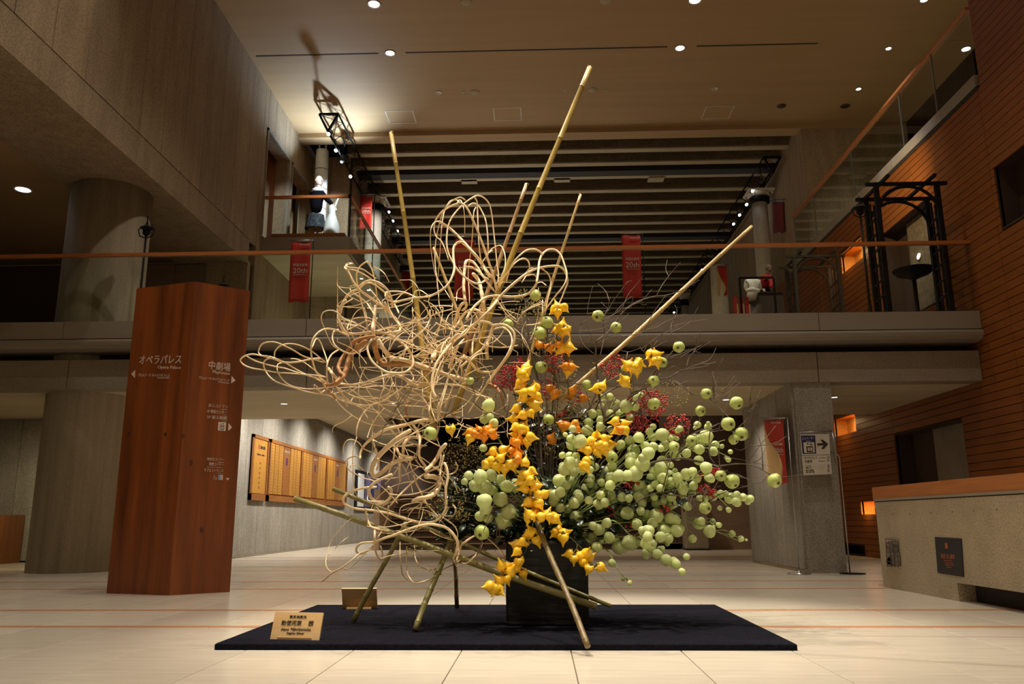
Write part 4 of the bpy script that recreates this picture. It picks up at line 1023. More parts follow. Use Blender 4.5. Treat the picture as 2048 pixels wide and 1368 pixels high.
skin('coat', [(0, 1), (1, 2), (2, 3), (2, 4), (4, 5), (5, 6), (2, 7), (7, 8), (8, 9)], [q(1535, 578), q(1533, 566), q(1532, 554), q(1534, 549), q(1526, 556), q(1524, 566), q(1527, 577), q(1541, 557, -.1), q(1544, 568, -.15), q(1541, 575, -.2)],
     [.10, .10, .10, .05, .055, .045, .03, .055, .045, .03], M_REDCOAT, rm)
skin('trousers', [(0, 1), (0, 2), (2, 3), (1, 4)], [q(1534, 576), q(1530, 584), q(1538, 584, -.05), q(1538, 590, -.05), q(1530, 590)], [.09, .07, .07, .05, .05], M_NAVY, rm)
for i, (x, y) in enumerate(((1527, 578), (1541, 576))):
    h_ = MB(); hand(h_, q(x, y, -.15), (.2, -.4, -.8), .04, 1 if i else -1); h_.build('hand', M_SKIN, rm)
ws = thing('white_bust', 'white plaster kneeling torso without head beside the red-coated mannequin', 'statue', q(1506, 608))
YS = 13.5
skin('torso', [(0, 1), (1, 2), (2, 3), (2, 4), (4, 5), (2, 6), (6, 7), (0, 8), (0, 9)], [q(1505, 598), q(1505, 585), q(1505, 566), q(1505, 557), q(1495, 566), q(1492, 581), q(1516, 566), q(1519, 582), q(1500, 604), q(1511, 604)],
     [.12, .11, .13, .05, .08, .045, .08, .045, .10, .10], M_PLASTER, ws)
skin('arms', [(0, 1), (1, 2)], [q(1491, 582, -.12), q(1504, 579, -.2), q(1519, 582, -.12)], [.035, .045, .035], M_PLASTER, ws)
MB().lathe((q(1506, 608)[0], YS, 3.46), [(.14, 0), (.14, q(1506, 607)[2] - 3.46)], 16).build('pedestal', M_DARKBROWN, ws)
fr = thing('barrier_rail', 'thin black barrier rail around the white bust and red-coated mannequin', 'frame', (q(1480, 557)[0], YS - .4, 3.46))
g_ = q(1479, 556, -.4), q(1547, 557, -.4)
for p in g_: MB().bar((p[0], YS - .4, 3.46), (p[0], YS - .4, p[2]), .03).build('post', M_BLACK, fr)
MB().bar(g_[0], (g_[1][0], g_[1][1], g_[0][2]), .03).build('top_bar', M_BLACK, fr)
for i, px in enumerate((1466, 1478, 1490)):
    a, b2 = atY(px, 594, 13.2), atY(px + 7, 594, 13.2)
    t = thing('roll_up_banner', ['leftmost', 'middle', 'rightmost'][i] + ' of the three small red standing panels below the white bust', 'banner', (a[0], 13.2, 3.46))
    MB().box(a[0], b2[0], 13.2, 13.23, 3.46, a[2]).build('panel_sheet', M_CLOTHR, t)
    MB().box(b2[0], b2[0] + .018, 13.2, 13.23, 3.46, a[2] - .12).build('cream_edge', M_CLOTHY, t)

# ---- garden arbours, lamps and the basin on the footbridge
def arbour(label, xl, xr, ytop, Y0, Y1, xl2, xr2, ytop2, m=M_BLACK):
    A0, A1, B0, B1 = atY(xl, ytop, Y0), atY(xr, ytop, Y0), atY(xl2, ytop2, Y1), atY(xr2, ytop2, Y1)
    zt_ = (A0[2] + B0[2]) / 2; W0 = A1[0] - A0[0]
    t = thing('garden_arbour', label, 'arbour', ((A0[0] + A1[0]) / 2, (Y0 + Y1) / 2, 3.46)); k_ = W0 / 1.1 * .066
    for p, Y in ((A0, Y0), (A1, Y0), (B0, Y1), (B1, Y1)): MB().bar((p[0], Y, 3.46), (p[0], Y, zt_), k_ * 1.15).build('post', m, t)
    for a_, c_, Y in ((A0, A1, Y0), (B0, B1, Y1)):
        MB().bar((a_[0] - W0 * .17, Y, zt_ + .03), (min(c_[0] + W0 * .17, XR - .03), Y, zt_ + .03), k_ * .9).build('top_beam', m, t)
        cx = (a_[0] + c_[0]) / 2; R_ = (c_[0] - a_[0]) / 2
        MB().tube([(cx + R_ * math.cos(an), Y, zt_ - R_ * 1.02 + R_ * math.sin(an)) for an in np.linspace(0, PI, 22)], k_ * .5, 6).build('arch', m, t)
    for xx in (A0[0] + W0 * .12, A1[0] - W0 * .12): MB().bar((xx, Y0 - .2, zt_ + .08), (xx - .0, Y1 + .2, zt_ + .08), k_ * .8).build('rafter', m, t)
    for xa, xb_ in ((A0[0], B0[0]), (A1[0], B1[0])):
        l_ = MB()
        for i in range(1, 3): f = i / 3; l_.bar((xa + (xb_ - xa) * f, Y0 + (Y1 - Y0) * f, 3.46), (xa + (xb_ - xa) * f, Y0 + (Y1 - Y0) * f, zt_ - .12 - .1 * (i % 2)), k_ * .42)
        z = 3.6
        while z < zt_ - .2: l_.bar((xa, Y0, z), (xb_, Y1, z), k_ * .42); z += .235
        tag(l_.build('lattice', m, t), kind='stuff')
    return t
arbour('large black garden arbour with lattice sides on the footbridge at right', 1752, 1874, 378, 11.22, 11.8, 1731, 1853, 398)
arbour('smaller dark brown garden arbour behind, left of the large black one', 1588, 1676, 522, 15.2, 15.9, 1572, 1657, 532, mat('dark_stain', (.03, .018, .01), rough=.6))
def lamppost(label, px, ptop, Y, s=1.0):
    p = atY(px, ptop, Y); t = thing('street_lamp', label, 'lamp', (p[0], Y, 3.46)); h_ = p[2]
    MB().lathe((p[0], Y, 3.46), [(.09, 0), (.09, .05), (.03, .12), (.018, .3), (.015, h_ - 3.46 - .38 * s)], 12).build('post', M_BLACK, t)
    MB().lathe((p[0], Y, h_ - .40 * s), [(.03 * s, 0), (.07 * s, .05 * s), (.07 * s, .13 * s), (.13 * s, .15 * s), (.03 * s, .22 * s), (.012 * s, .30 * s), (.01 * s, .40 * s)], 8, smooth=False).build('lantern', M_BLACK, t)
    for sg_ in (-1, 1):
        MB().tube([(p[0], Y, h_ - .45 * s), (p[0] + sg_ * .12 * s, Y, h_ - .40 * s), (p[0] + sg_ * .16 * s, Y, h_ - .28 * s), (p[0] + sg_ * .1 * s, Y, h_ - .22 * s)], .012 * s, 6).build('scroll_bracket', M_BLACK, t)
lamppost('black street lamp on the footbridge just left of the large arbour', 1717, 392, 11.35, .75)
lamppost('black street lamp silhouette above the cedar pillar top left', 296, 432, 11.45, .8)
lamppost('black street lamp tip peeking over the right end of the cedar pillar', 448, 552, 11.6, .6)
p = atY(1826, 540, 12.3); t = thing('stone_basin', 'dark round basin on a slim stem framed by the large arbour', 'basin', (p[0], 12.3, 3.46)); R_ = pxm(38, p)
MB().lathe((p[0], 12.3, p[2] - R_ * .55), [(.03, 0), (R_ * .35, .04), (R_ * .8, R_ * .3), (R_, R_ * .5), (R_ * 1.03, R_ * .56), (R_ * .94, R_ * .55), (R_ * .6, R_ * .3)], 26).build('bowl', M_BLACK, t)
MB().lathe((p[0], 12.3, 3.46), [(.12, 0), (.1, .06), (.035, .12), (.03, p[2] - R_ * .5 - 3.46)], 14).build('stem', M_BLACK, t)

# ================================================================== THE ARRANGEMENT
# measured outlines come from enlarged views of the photograph: origin and scale of each view
RG = {'A': (460, 360, 5.12), 'B': (460, 600, 5.12), 'C': (780, 360, 5.12), 'D': (780, 600, 5.12), 'E': (640, 800, 5.12), 'F': (640, 1000, 5.12),
      'G': (900, 760, 5.12), 'H': (1180, 760, 5.12), 'I': (1180, 520, 5.12), 'J': (1180, 960, 5.12), 'K': (880, 960, 5.12), 'L': (960, 560, 6.8267), 'P': (0, 0, 1.0)}
def PP(rg, x, y):
    o = RG[rg]; return o[0] + x / o[2], o[1] + y / o[2]
rv = random.Random(11)
def vine_path(rg, pts, d0, d1, amp=.10, sub=5):
    nums = [tuple(map(float, q.split(','))) for q in pts.split()]
    k = len(nums); P = []; ph = rv.uniform(0, 6.28); fr_ = rv.uniform(1.2, 2.6)
    for i, (x, y) in enumerate(nums):
        s = i / max(1, k - 1); px, py = PP(rg, x, y)
        P.append(atY(px, py, d0 + (d1 - d0) * s + amp * math.sin(ph + fr_ * 2 * PI * s * .5)))
    return crom(P, sub)
def vtube(mb, rg, w0, w1, d0, d1, pts, amp=.10, n=7, knob=.06):
    C_ = vine_path(rg, pts, d0, d1, amp); k = len(C_)
    s = np.linspace(0, 1, k); sc = RG[rg][2]
    wpx = (w0 + (w1 - w0) * s) / sc
    R = np.array([pxm(wpx[i], C_[i]) / 2 for i in range(k)])
    R *= 1 + knob * np.sin(s * rv.uniform(30, 60) + rv.uniform(0, 6)) * np.sin(s * 17 + 1)
    R[0] *= .8; R[-1] *= .75
    mb.tube(C_, R, n); return C_

# ---- peeled vines; every vine is one thing, each of its runs a part
VG = 'peeled pale vines looping on the left of the arrangement'
def vine(label, base, runs, m=M_VINE, tips=None):
    px, py, Y = base
    t = thing('peeled_vine', label, 'vine', atY(px, py, Y), VG)
    for i, (rg, w0, w1, d0, d1, pts) in enumerate(runs):
        mb = MB(); vtube(mb, rg, w0, w1, d0, d1, pts)
        mb.build('vine_stem' if max(w0, w1) >= 20 else 'vine_tendril', m, t)
    for (bx0, by0, bx1, by1, cnt, Y0) in (tips or []):
        for j in range(int(cnt * 1.5)):
            x, y = rv.uniform(bx0, bx1), rv.uniform(by0, by1); an = rv.uniform(0, 6.28); L_ = rv.uniform(12, 27); cu = rv.choice((-1, 1)) * rv.uniform(.06, .26)
            Q = []; Yj = Y0 + rv.uniform(-.3, .3)
            for k in range(8):
                Q.append(atY(x, y, Yj + .04 * math.sin(k + j))); x += L_ * math.cos(an); y += L_ * math.sin(an) * .8; an += cu; cu *= rv.uniform(.85, 1.2)
                x = min(max(x, bx0 - 25), bx1 + 25); y = min(max(y, by0 - 25), by1 + 25)
            C_ = crom(Q, 4); r0 = pxm(rv.uniform(1.3, 3.0), C_[0]) / 2
            MB().tube(C_, np.linspace(r0, r0 * .6, len(C_)), 6).build('vine_tendril', m, t)
    return t

vine('tall pale vine whose loops reach highest, in front of the red banner', (985, 600, 5.7), [
    ('C', 26, 12, 5.75, 5.55, '1095,1130 1050,960 985,760 905,540 840,390 790,290 730,235 690,240 600,280 520,335 465,420 450,500 470,575 520,620 560,700 600,820'),
    ('C', 22, 12, 5.6, 5.8, '975,1030 920,1060 850,1050 760,990 690,920 630,820 590,720 580,600 600,460 650,360 740,260 830,190 900,160 970,190 1020,260 1045,380 1060,520 1080,700 1095,850 1110,960 1105,1060'),
    ('C', 14, 9, 5.7, 5.5, '770,205 720,178 650,205 590,260 540,330 510,430 480,560 462,700 462,850 478,1000 495,1150 505,1280 540,1367'),
    ('C', 14, 9, 5.85, 5.7, '720,240 680,205 620,215 580,270 560,310 535,430 525,540 515,680 505,830 490,1000 480,1100'),
    ('C', 12, 8, 5.7, 5.6, '690,230 710,205 735,225 755,300 765,400 765,550'),
    ('C', 18, 12, 5.75, 5.9, '800,270 850,240 905,265 960,360 985,440 1000,570 1005,700 1000,800'),
    ('C', 16, 12, 5.65, 5.9, '860,170 890,220 895,300 900,420 905,560 915,700 930,820 945,920'),
    ('C', 12, 8, 5.8, 6.0, '880,280 860,320 850,420 845,540 835,660 820,780 805,900 800,1000 810,1130 815,1280'),
    ('C', 12, 8, 5.6, 5.4, '495,420 450,440 420,500 412,600 420,720 440,850 470,980 540,1090 620,1220'),
    ('C', 26, 30, 5.55, 5.75, '500,425 560,460 640,520 740,620 840,730 900,800 960,880 1010,960 1050,1010')])
vine('pale vine bending in sharp hooks before the lower half of the red banner', (960, 650, 5.7), [
    ('C', 28, 20, 5.6, 5.5, '730,630 680,650 650,700 650,800 660,900 640,980 600,1060 540,1120 430,1180 330,1200 230,1210 100,1240 0,1275'),
    ('C', 34, 22, 5.65, 5.75, '770,1250 755,1100 760,960 770,860 790,825 850,840 900,900 950,980 1010,1020'),
    ('C', 26, 20, 5.6, 5.75, '780,890 850,900 920,950 970,1010 1020,1080 1070,1140'),
    ('C', 28, 26, 5.6, 5.7, '735,635 800,690 870,770 930,850 980,930 1020,1000'),
    ('C', 40, 44, 5.8, 5.85, '850,960 900,1020 930,1120 950,1240 960,1367 950,1440'),
    ('C', 12, 9, 5.6, 5.5, '1000,760 1050,700 1120,670 1155,700 1180,790 1175,900 1140,980 1110,1050'),
    ('C', 12, 10, 5.6, 5.6, '945,840 990,780 1010,750 1050,720'),
    ('C', 10, 9, 5.6, 5.6, '680,1240 690,1140 740,1090'),
    ('C', 13, 8, 5.5, 5.5, '245,1180 260,1140 310,1130 360,1160 400,1200 395,1250 430,1330 470,1420')],
    tips=[(930, 560, 1010, 700, 6, 5.7)])
vine('pale vine with broad rounded loops beside the thin green bamboo tip', (985, 680, 5.6), [
    ('C', 32, 14, 5.55, 5.7, '1000,1340 1080,1250 1180,1140 1280,1050 1380,970 1470,920 1580,890 1700,880 1770,910 1810,980 1820,1050 1790,1130 1750,1230 1690,1340'),
    ('C', 24, 14, 5.5, 5.75, '1500,1060 1520,930 1530,830 1560,760 1620,715 1690,715 1750,770 1790,880 1810,960 1800,1040 1760,1110 1700,1180 1620,1290 1560,1367'),
    ('C', 20, 14, 5.5, 5.6, '1560,760 1530,730 1480,710 1400,720 1320,780 1260,850 1220,930 1190,1050'),
    ('C', 16, 12, 5.65, 5.6, '1430,900 1420,840 1380,805 1330,815 1270,860 1210,940 1150,1020 1110,1100'),
    ('C', 14, 12, 5.5, 5.55, '1380,970 1430,910 1470,905 1460,930 1400,975 1350,1050'),
    ('C', 24, 28, 5.5, 5.5, '1500,1060 1470,1110 1420,1160 1330,1190 1220,1195 1090,1185 990,1200 900,1260 830,1340 780,1430'),
    ('C', 14, 12, 5.5, 5.5, '1400,980 1470,970 1500,1000 1500,1060'),
    ('C', 16, 10, 5.55, 5.6, '1550,905 1610,950 1640,1010 1645,1090 1620,1200 1590,1367'),
    ('C', 12, 10, 5.5, 5.5, '1500,1060 1550,1045 1600,1080')],
    tips=[(985, 590, 1060, 700, 8, 5.7)])
vine('pale vine arching to the top left with a long pointed loop', (790, 640, 5.6), [
    ('A', 16, 14, 5.5, 5.6, '1415,1550 1390,1420 1345,1250 1310,1100 1295,980 1320,900 1360,860 1410,835 1440,880 1470,970 1490,1080 1505,1200 1500,1300'),
    ('A', 16, 14, 5.5, 5.6, '1260,855 1220,865 1175,890 1190,915 1260,920 1340,950 1410,990 1480,1040 1560,1090 1620,1130'),
    ('A', 26, 26, 5.55, 5.65, '1185,900 1230,980 1260,1040 1310,1110 1370,1160 1430,1200 1500,1250 1560,1290 1600,1330 1640,1367 1720,1440'),
    ('A', 14, 12, 5.45, 5.5, '1225,850 1190,865 1200,890 1280,900 1360,915 1430,960 1500,1010'),
    ('A', 28, 20, 5.5, 5.6, '1130,1367 1150,1280 1190,1200 1240,1150 1300,1120 1360,1060 1430,1030 1520,1050 1600,1110 1650,1200 1670,1300'),
    ('A', 16, 12, 5.5, 5.5, '1240,1150 1230,1100 1260,1080 1310,1080'),
    ('A', 18, 18, 5.6, 5.6, '1320,1120 1380,1060 1460,1060 1560,1130 1640,1210 1700,1300 1730,1367'),
    ('A', 12, 8, 5.5, 5.5, '1480,890 1540,920 1590,970 1630,1045'),
    ('A', 18, 16, 5.6, 5.5, '1260,1160 1330,1200 1400,1260 1440,1320 1470,1367 1500,1440'),
    ('A', 18, 14, 5.5, 5.6, '1590,1190 1600,1150 1680,1140 1780,1150 1880,1190 1960,1250 2020,1330 2045,1400'),
    ('A', 20, 20, 5.5, 5.5, '1590,1190 1620,1230 1700,1245 1800,1225 1900,1205 2048,1195')],
    tips=[(700, 560, 800, 680, 12, 5.65), (790, 585, 880, 700, 10, 5.7)])
vine('pale vine stretching furthest left in long flat loops past the cedar pillar', (655, 770, 5.55), [
    ('B', 20, 13, 5.5, 5.3, '930,600 830,605 720,630 620,640 540,635 440,600 320,570 230,555 160,570 115,600 110,630 150,670 230,700 330,715 460,740 600,750 740,760 860,770 980,790'),
    ('B', 16, 14, 5.3, 5.5, '170,575 250,620 340,650 450,680 560,700 680,740 800,775 920,810 980,850'),
    ('B', 16, 14, 5.35, 5.55, '390,575 330,570 295,545 300,500 330,450 400,430 470,435 560,470 660,520 740,570 830,600 960,640'),
    ('B', 14, 12, 5.4, 5.6, '455,585 460,530 500,480 570,450 650,450 730,470 830,520 920,590 980,640'),
    ('B', 16, 14, 5.35, 5.5, '480,600 390,600 345,640 355,710 400,780 460,830 560,870 680,905 790,940 900,960 1000,975 1060,1000'),
    ('B', 14, 12, 5.45, 5.5, '540,640 490,660 485,720 520,790 590,860 680,895 800,910 930,905 1060,890'),
    ('B', 14, 12, 5.4, 5.6, '400,575 470,600 560,640 660,700 750,750 850,790 960,850'),
    ('B', 12, 10, 5.45, 5.5, '620,600 680,605 760,640 830,690 880,730 930,770 990,790'),
    ('B', 16, 10, 5.5, 5.45, '1000,900 930,950 900,900 870,870 860,880 880,910 950,945')])
vine('pale vine making one big round ring at upper left', (700, 700, 5.45), [
    ('B', 30, 24, 5.45, 5.4, '1190,0 1140,60 1120,150 1130,250 1170,320 1250,350 1360,340 1450,330 1560,335 1660,370 1740,420 1810,490 1860,570 1875,650 1840,710 1780,745 1700,750 1610,740 1520,690 1450,620 1415,540 1410,470 1450,410 1500,380'),
    ('B', 14, 10, 5.5, 5.5, '1190,290 1160,200 1110,140 1060,110 990,110 945,140 935,200 960,270 1010,390 1050,460 1100,500'),
    ('B', 22, 18, 5.4, 5.45, '1220,370 1120,320 1020,295 940,310 870,370 835,450 830,540 850,640 880,730 930,800 1000,850 1060,900'),
    ('B', 18, 18, 5.5, 5.45, '1110,300 1060,330 1050,400 1080,470 1150,520 1230,550 1290,540 1360,500 1420,430'),
    ('B', 14, 12, 5.5, 5.55, '840,490 880,400 920,420 960,520 990,610 1000,700'),
    ('B', 18, 18, 5.45, 5.5, '1000,850 990,740 1000,640 1040,560 1110,510'),
    ('B', 14, 12, 5.55, 5.6, '2048,100 2045,200 1990,300 1900,380 1820,440 1720,480'),
    ('B', 14, 12, 5.5, 5.6, '1200,300 1210,260 1250,200 1340,180 1440,190 1530,250 1590,320'),
    ('B', 14, 12, 5.55, 5.6, '1200,310 1300,260 1400,215 1480,240 1540,300'),
    ('B', 30, 28, 5.6, 5.5, '1580,20 1620,100 1680,180 1730,250 1740,310 1680,330 1600,340'),
    ('B', 34, 40, 5.5, 5.45, '1490,60 1475,200 1460,300 1480,400'),
    ('B', 24, 24, 5.5, 5.5, '1060,880 1130,860 1240,870 1350,850 1480,810 1600,770 1700,760'),
    ('B', 34, 30, 5.45, 5.5, '1010,700 1050,760 1100,810 1150,840')],
    tips=[(700, 640, 830, 740, 9, 5.6)])
vine('thick twisted orange-brown vine with bark patches in the upper left tangle', (730, 690, 5.5), [
    ('B', 40, 36, 5.45, 5.4, '1480,370 1370,390 1270,430 1210,510 1150,590 1110,680 1130,740 1170,780 1110,840 1030,870 960,870'),
    ('B', 50, 60, 5.42, 5.4, '1400,420 1340,460 1290,510 1230,570 1210,640 1180,740 1130,810 1080,860'),
    ('B', 55, 50, 5.45, 5.6, '1480,440 1490,520 1520,600 1560,650 1640,655 1740,650 1850,650 1960,690 2048,730'),
    ('B', 30, 24, 5.45, 5.45, '960,870 990,920 1040,960 1080,1010'),
    ('E', 30, 26, 5.9, 5.9, '930,60 900,20 880,100 900,200'), ('D', 34, 28, 5.9, 6.0, '1000,860 1080,890 1130,950 1160,1040 1170,1130')], m=M_VINEO)
vine('thick pale double vine entering the left tangle in level curves', (800, 720, 5.5), [
    ('B', 44, 44, 5.5, 5.6, '1520,400 1570,500 1640,580 1740,620 1860,640 2048,700'),
    ('B', 36, 34, 5.5, 5.7, '1700,770 1780,800 1860,860 1960,880 2048,860'),
    ('D', 46, 44, 5.5, 5.65, '0,590 120,610 230,640 330,690 430,710 560,760 700,800 800,830'),
    ('D', 36, 34, 5.6, 5.75, '0,740 100,780 200,830 320,860 380,860 480,850'),
    ('D', 22, 20, 5.45, 5.5, '0,620 110,570 180,500 220,560 240,640 200,720 100,745 0,740')],
    tips=[(780, 640, 880, 780, 14, 5.65)])
vine('pale vine sweeping in long low arcs beneath the left tangle', (730, 800, 5.5), [
    ('B', 20, 14, 5.45, 5.6, '970,880 1040,960 1130,1020 1250,1060 1380,1080 1500,1060 1620,1000 1730,920 1830,860 1880,800 1850,740'),
    ('B', 12, 10, 5.5, 5.6, '1060,990 1150,1100 1280,1200 1430,1270 1580,1290 1700,1280'),
    ('B', 12, 10, 5.5, 5.6, '1060,960 1180,1020 1330,1080 1480,1130 1650,1200 1780,1230'),
    ('B', 12, 10, 5.5, 5.6, '1090,890 1230,970 1380,1020 1560,1070 1700,1080 1860,1070'),
    ('B', 12, 10, 5.55, 5.6, '1290,1367 1310,1260 1370,1150 1470,1060 1560,990 1680,930'),
    ('B', 12, 10, 5.5, 5.6, '1050,830 1150,960 1260,1060 1400,1130 1520,1160'),
    ('B', 12, 10, 5.6, 5.65, '1200,960 1300,900 1420,860 1560,890 1700,960 1800,1060'),
    ('B', 11, 9, 5.6, 5.6, '1220,560 1300,740 1380,880 1470,1010 1600,1120 1760,1200'),
    ('B', 12, 10, 5.6, 5.6, '1560,560 1640,700 1650,830 1680,960 1760,1060'),
    ('B', 12, 10, 5.6, 5.65, '1240,1040 1270,1000 1400,990 1540,1010 1700,1060')],
    tips=[(690, 760, 850, 850, 14, 5.65)])
vine('central pale vine with thick glossy stems curving left of the quinces', (890, 760, 5.55), [
    ('D', 30, 26, 5.4, 5.55, '470,1000 430,900 440,760 480,640 550,540 640,440 740,350 830,270 920,225 1000,230 1050,260 1040,340 1010,430 950,500 870,560 800,620 720,690'),
    ('D', 28, 16, 5.5, 5.4, '1050,260 1150,250 1220,280 1270,340 1270,440 1230,540 1160,640 1080,750 1000,850 930,960 870,1050 800,1160'),
    ('D', 20, 14, 5.52, 5.45, '1060,300 1150,280 1215,320 1245,380 1245,450 1205,550 1140,650 1060,750 980,860'),
    ('D', 26, 24, 5.5, 5.4, '760,360 820,290 900,220 1000,120 1080,30 1120,-20'),
    ('D', 20, 16, 5.45, 5.5, '540,560 620,430 690,330 760,270 810,270'),
    ('D', 16, 14, 5.4, 5.5, '440,960 460,800 520,650 600,520 650,440 650,410 600,390 540,470 520,540'),
    ('D', 14, 12, 5.45, 5.4, '470,1240 420,1100 420,960 460,820 540,660 620,540'),
    ('D', 14, 12, 5.45, 5.4, '480,1250 500,1100 560,900 640,640 700,480'),
    ('D', 12, 10, 5.45, 5.4, '440,1230 400,1150 420,1020 430,900'),
    ('D', 14, 12, 5.45, 5.4, '490,1250 520,1090 580,880 620,700'),
    ('D', 16, 14, 5.4, 5.4, '700,960 770,760 830,620 900,560 1000,545'),
    ('D', 60, 50, 5.5, 5.5, '435,600 480,520 560,440'),
    ('D', 36, 34, 5.4, 5.4, '530,570 600,460 660,390 710,350'),
    ('D', 30, 26, 5.6, 5.6, '680,620 760,590 820,640 900,720 1000,740 1100,720'),
    ('D', 30, 26, 5.7, 5.7, '640,300 700,240 740,170 800,110 880,100 940,150 950,230'),
    ('D', 34, 26, 5.75, 5.7, '660,250 700,110 740,40 780,30 780,70 740,110'),
    ('D', 10, 8, 5.6, 5.6, '570,340 570,240 600,160 650,120 700,125'),
    ('D', 22, 18, 5.6, 5.6, '840,560 850,430 880,330 930,240'), ('D', 40, 36, 5.7, 5.6, '1000,600 990,480 1020,380 1045,290'),
    ('D', 24, 20, 5.65, 5.6, '600,700 640,600 690,480 760,400'), ('D', 18, 14, 5.6, 5.5, '560,1100 640,900 700,700 760,560')],
    tips=[(850, 640, 960, 800, 22, 5.65), (870, 780, 990, 850, 10, 5.65)])
vine('thick curling pale vines knotted at the lower left above the crossing poles', (800, 900, 5.5), [
    ('E', 44, 22, 5.6, 5.4, '1150,210 1040,210 930,240 800,270 680,300 590,350 510,410 450,470 415,540 410,600'),
    ('E', 48, 44, 5.5, 5.5, '930,310 860,350 770,410 690,480 620,550 560,630 530,710 540,770 590,770 660,720 740,650 840,610 950,600'),
    ('E', 30, 26, 5.45, 5.4, '950,250 990,310 1020,380 1020,480 1015,570 1050,640 1090,690'),
    ('E', 44, 40, 5.4, 5.4, '1290,450 1240,510 1200,590 1140,670 1080,720'),
    ('E', 55, 46, 5.4, 5.35, '1080,780 1180,790 1220,830 1210,910 1160,970 1080,1000 1020,1010 950,1040'),
    ('E', 32, 30, 5.5, 5.6, '850,560 860,460 900,400 960,380 1040,400'),
    ('E', 28, 26, 5.5, 5.5, '780,490 820,560 900,580 980,590'),
    ('E', 20, 18, 5.5, 5.5, '760,470 760,560 740,660 700,760'), ('E', 32, 28, 5.6, 5.6, '820,560 815,700 820,830'),
    ('E', 34, 30, 5.35, 5.35, '700,890 730,930 720,1000 660,1050 600,1060 540,1020 505,960 510,900 570,840 650,800 740,760'),
    ('E', 22, 20, 5.6, 5.5, '540,400 560,480 590,560 600,600'), ('E', 22, 20, 5.5, 5.5, '590,600 600,660 580,720')],
    tips=[(770, 830, 900, 960, 16, 5.65)])
vine('pale vine making wide oval loops at the lower left edge', (760, 960, 5.4), [
    ('E', 26, 26, 5.35, 5.4, '580,890 450,900 340,930 270,970 240,1010 250,1060 320,1100 420,1120 540,1130 700,1160 830,1200 960,1240 1080,1255 1180,1240 1250,1180 1290,1100 1290,1000 1290,900 1310,800 1300,700 1270,640'),
    ('E', 22, 18, 5.4, 5.4, '1210,690 1100,740 980,820 880,910 790,1000 720,1080'),
    ('E', 12, 12, 5.4, 5.45, '240,560 240,480 270,420 330,405 400,440 450,500 540,540'),
    ('E', 14, 12, 5.4, 5.4, '420,580 340,580 280,610 270,660 300,720 370,760 450,800 560,830'),
    ('E', 10, 9, 5.45, 5.4, '310,700 320,670 390,675 450,720'),
    ('E', 12, 10, 5.5, 5.5, '370,400 380,280 420,180 500,80 580,30 680,10'),
    ('E', 10, 8, 5.45, 5.4, '380,1000 345,850 335,600 345,480 380,380'),
    ('E', 26, 20, 5.4, 5.4, '1270,560 1240,680 1230,780'), ('E', 18, 14, 5.4, 5.4, '1280,670 1310,760 1380,740 1410,690 1390,640'),
    ('E', 20, 18, 5.4, 5.45, '960,770 990,860 1040,960 1090,1060 1150,1130 1210,1200'),
    ('E', 12, 10, 5.5, 5.5, '810,1200 830,1100 930,1060 1050,1050 1150,1080'),
    ('E', 18, 18, 5.4, 5.4, '1250,1180 1310,1190 1370,1180 1390,1120 1360,1070')],
    tips=[(760, 960, 890, 1050, 8, 5.55)])
vine('pale vine hanging lowest with thin whips curling above the mat', (780, 1060, 5.4), [
    ('F', 34, 16, 5.3, 5.4, '1400,560 1410,440 1370,360 1300,290 1210,260 1120,250 1000,270 880,310 760,360 640,400 540,430 430,440 380,480 375,530 430,550 500,510 580,430 700,370 850,330'),
    ('F', 16, 12, 5.3, 5.35, '20,835 120,750 230,690 320,620 400,550 480,520 560,500'),
    ('F', 8, 7, 5.3, 5.4, '120,745 70,690 60,620 80,530 110,430 180,330 260,240 320,190'),
    ('F', 10, 9, 5.3, 5.35, '240,700 290,705 350,660 420,590 480,540'), ('F', 8, 7, 5.4, 5.4, '90,565 160,490 220,430 290,375'),
    ('F', 22, 18, 5.35, 5.4, '560,310 560,400 565,500 590,580 620,600 640,560 620,470'),
    ('F', 12, 11, 5.4, 5.4, '820,430 820,560 830,680 850,770 900,820'), ('F', 14, 13, 5.4, 5.35, '890,480 885,600 890,720 920,800 970,850 1060,835 1150,800'),
    ('F', 12, 11, 5.4, 5.4, '970,460 970,560 1000,650 1070,700 1180,720'),
    ('F', 26, 24, 5.3, 5.3, '1400,620 1440,480 1500,420 1580,370'), ('F', 18, 16, 5.3, 5.3, '1430,640 1500,650 1590,570 1650,480 1660,420'),
    ('F', 14, 14, 5.28, 5.28, '1360,600 1400,560 1440,600 1400,640 1370,620 1380,560 1420,500'),
    ('F', 10, 9, 5.35, 5.4, '620,600 720,570 850,550 980,530 1120,520 1220,515'),
    ('F', 24, 24, 5.35, 5.4, '470,90 480,180 520,270 600,300 700,320 830,325'),
    ('F', 8, 7, 5.3, 5.3, '1700,380 1800,470 1870,560 1910,660'),
    ('F', 20, 18, 5.4, 5.4, '1400,480 1370,600 1400,680'), ('F', 16, 14, 5.45, 5.4, '700,60 690,180 640,300 590,390')],
    tips=[(760, 1040, 880, 1080, 4, 5.5)])

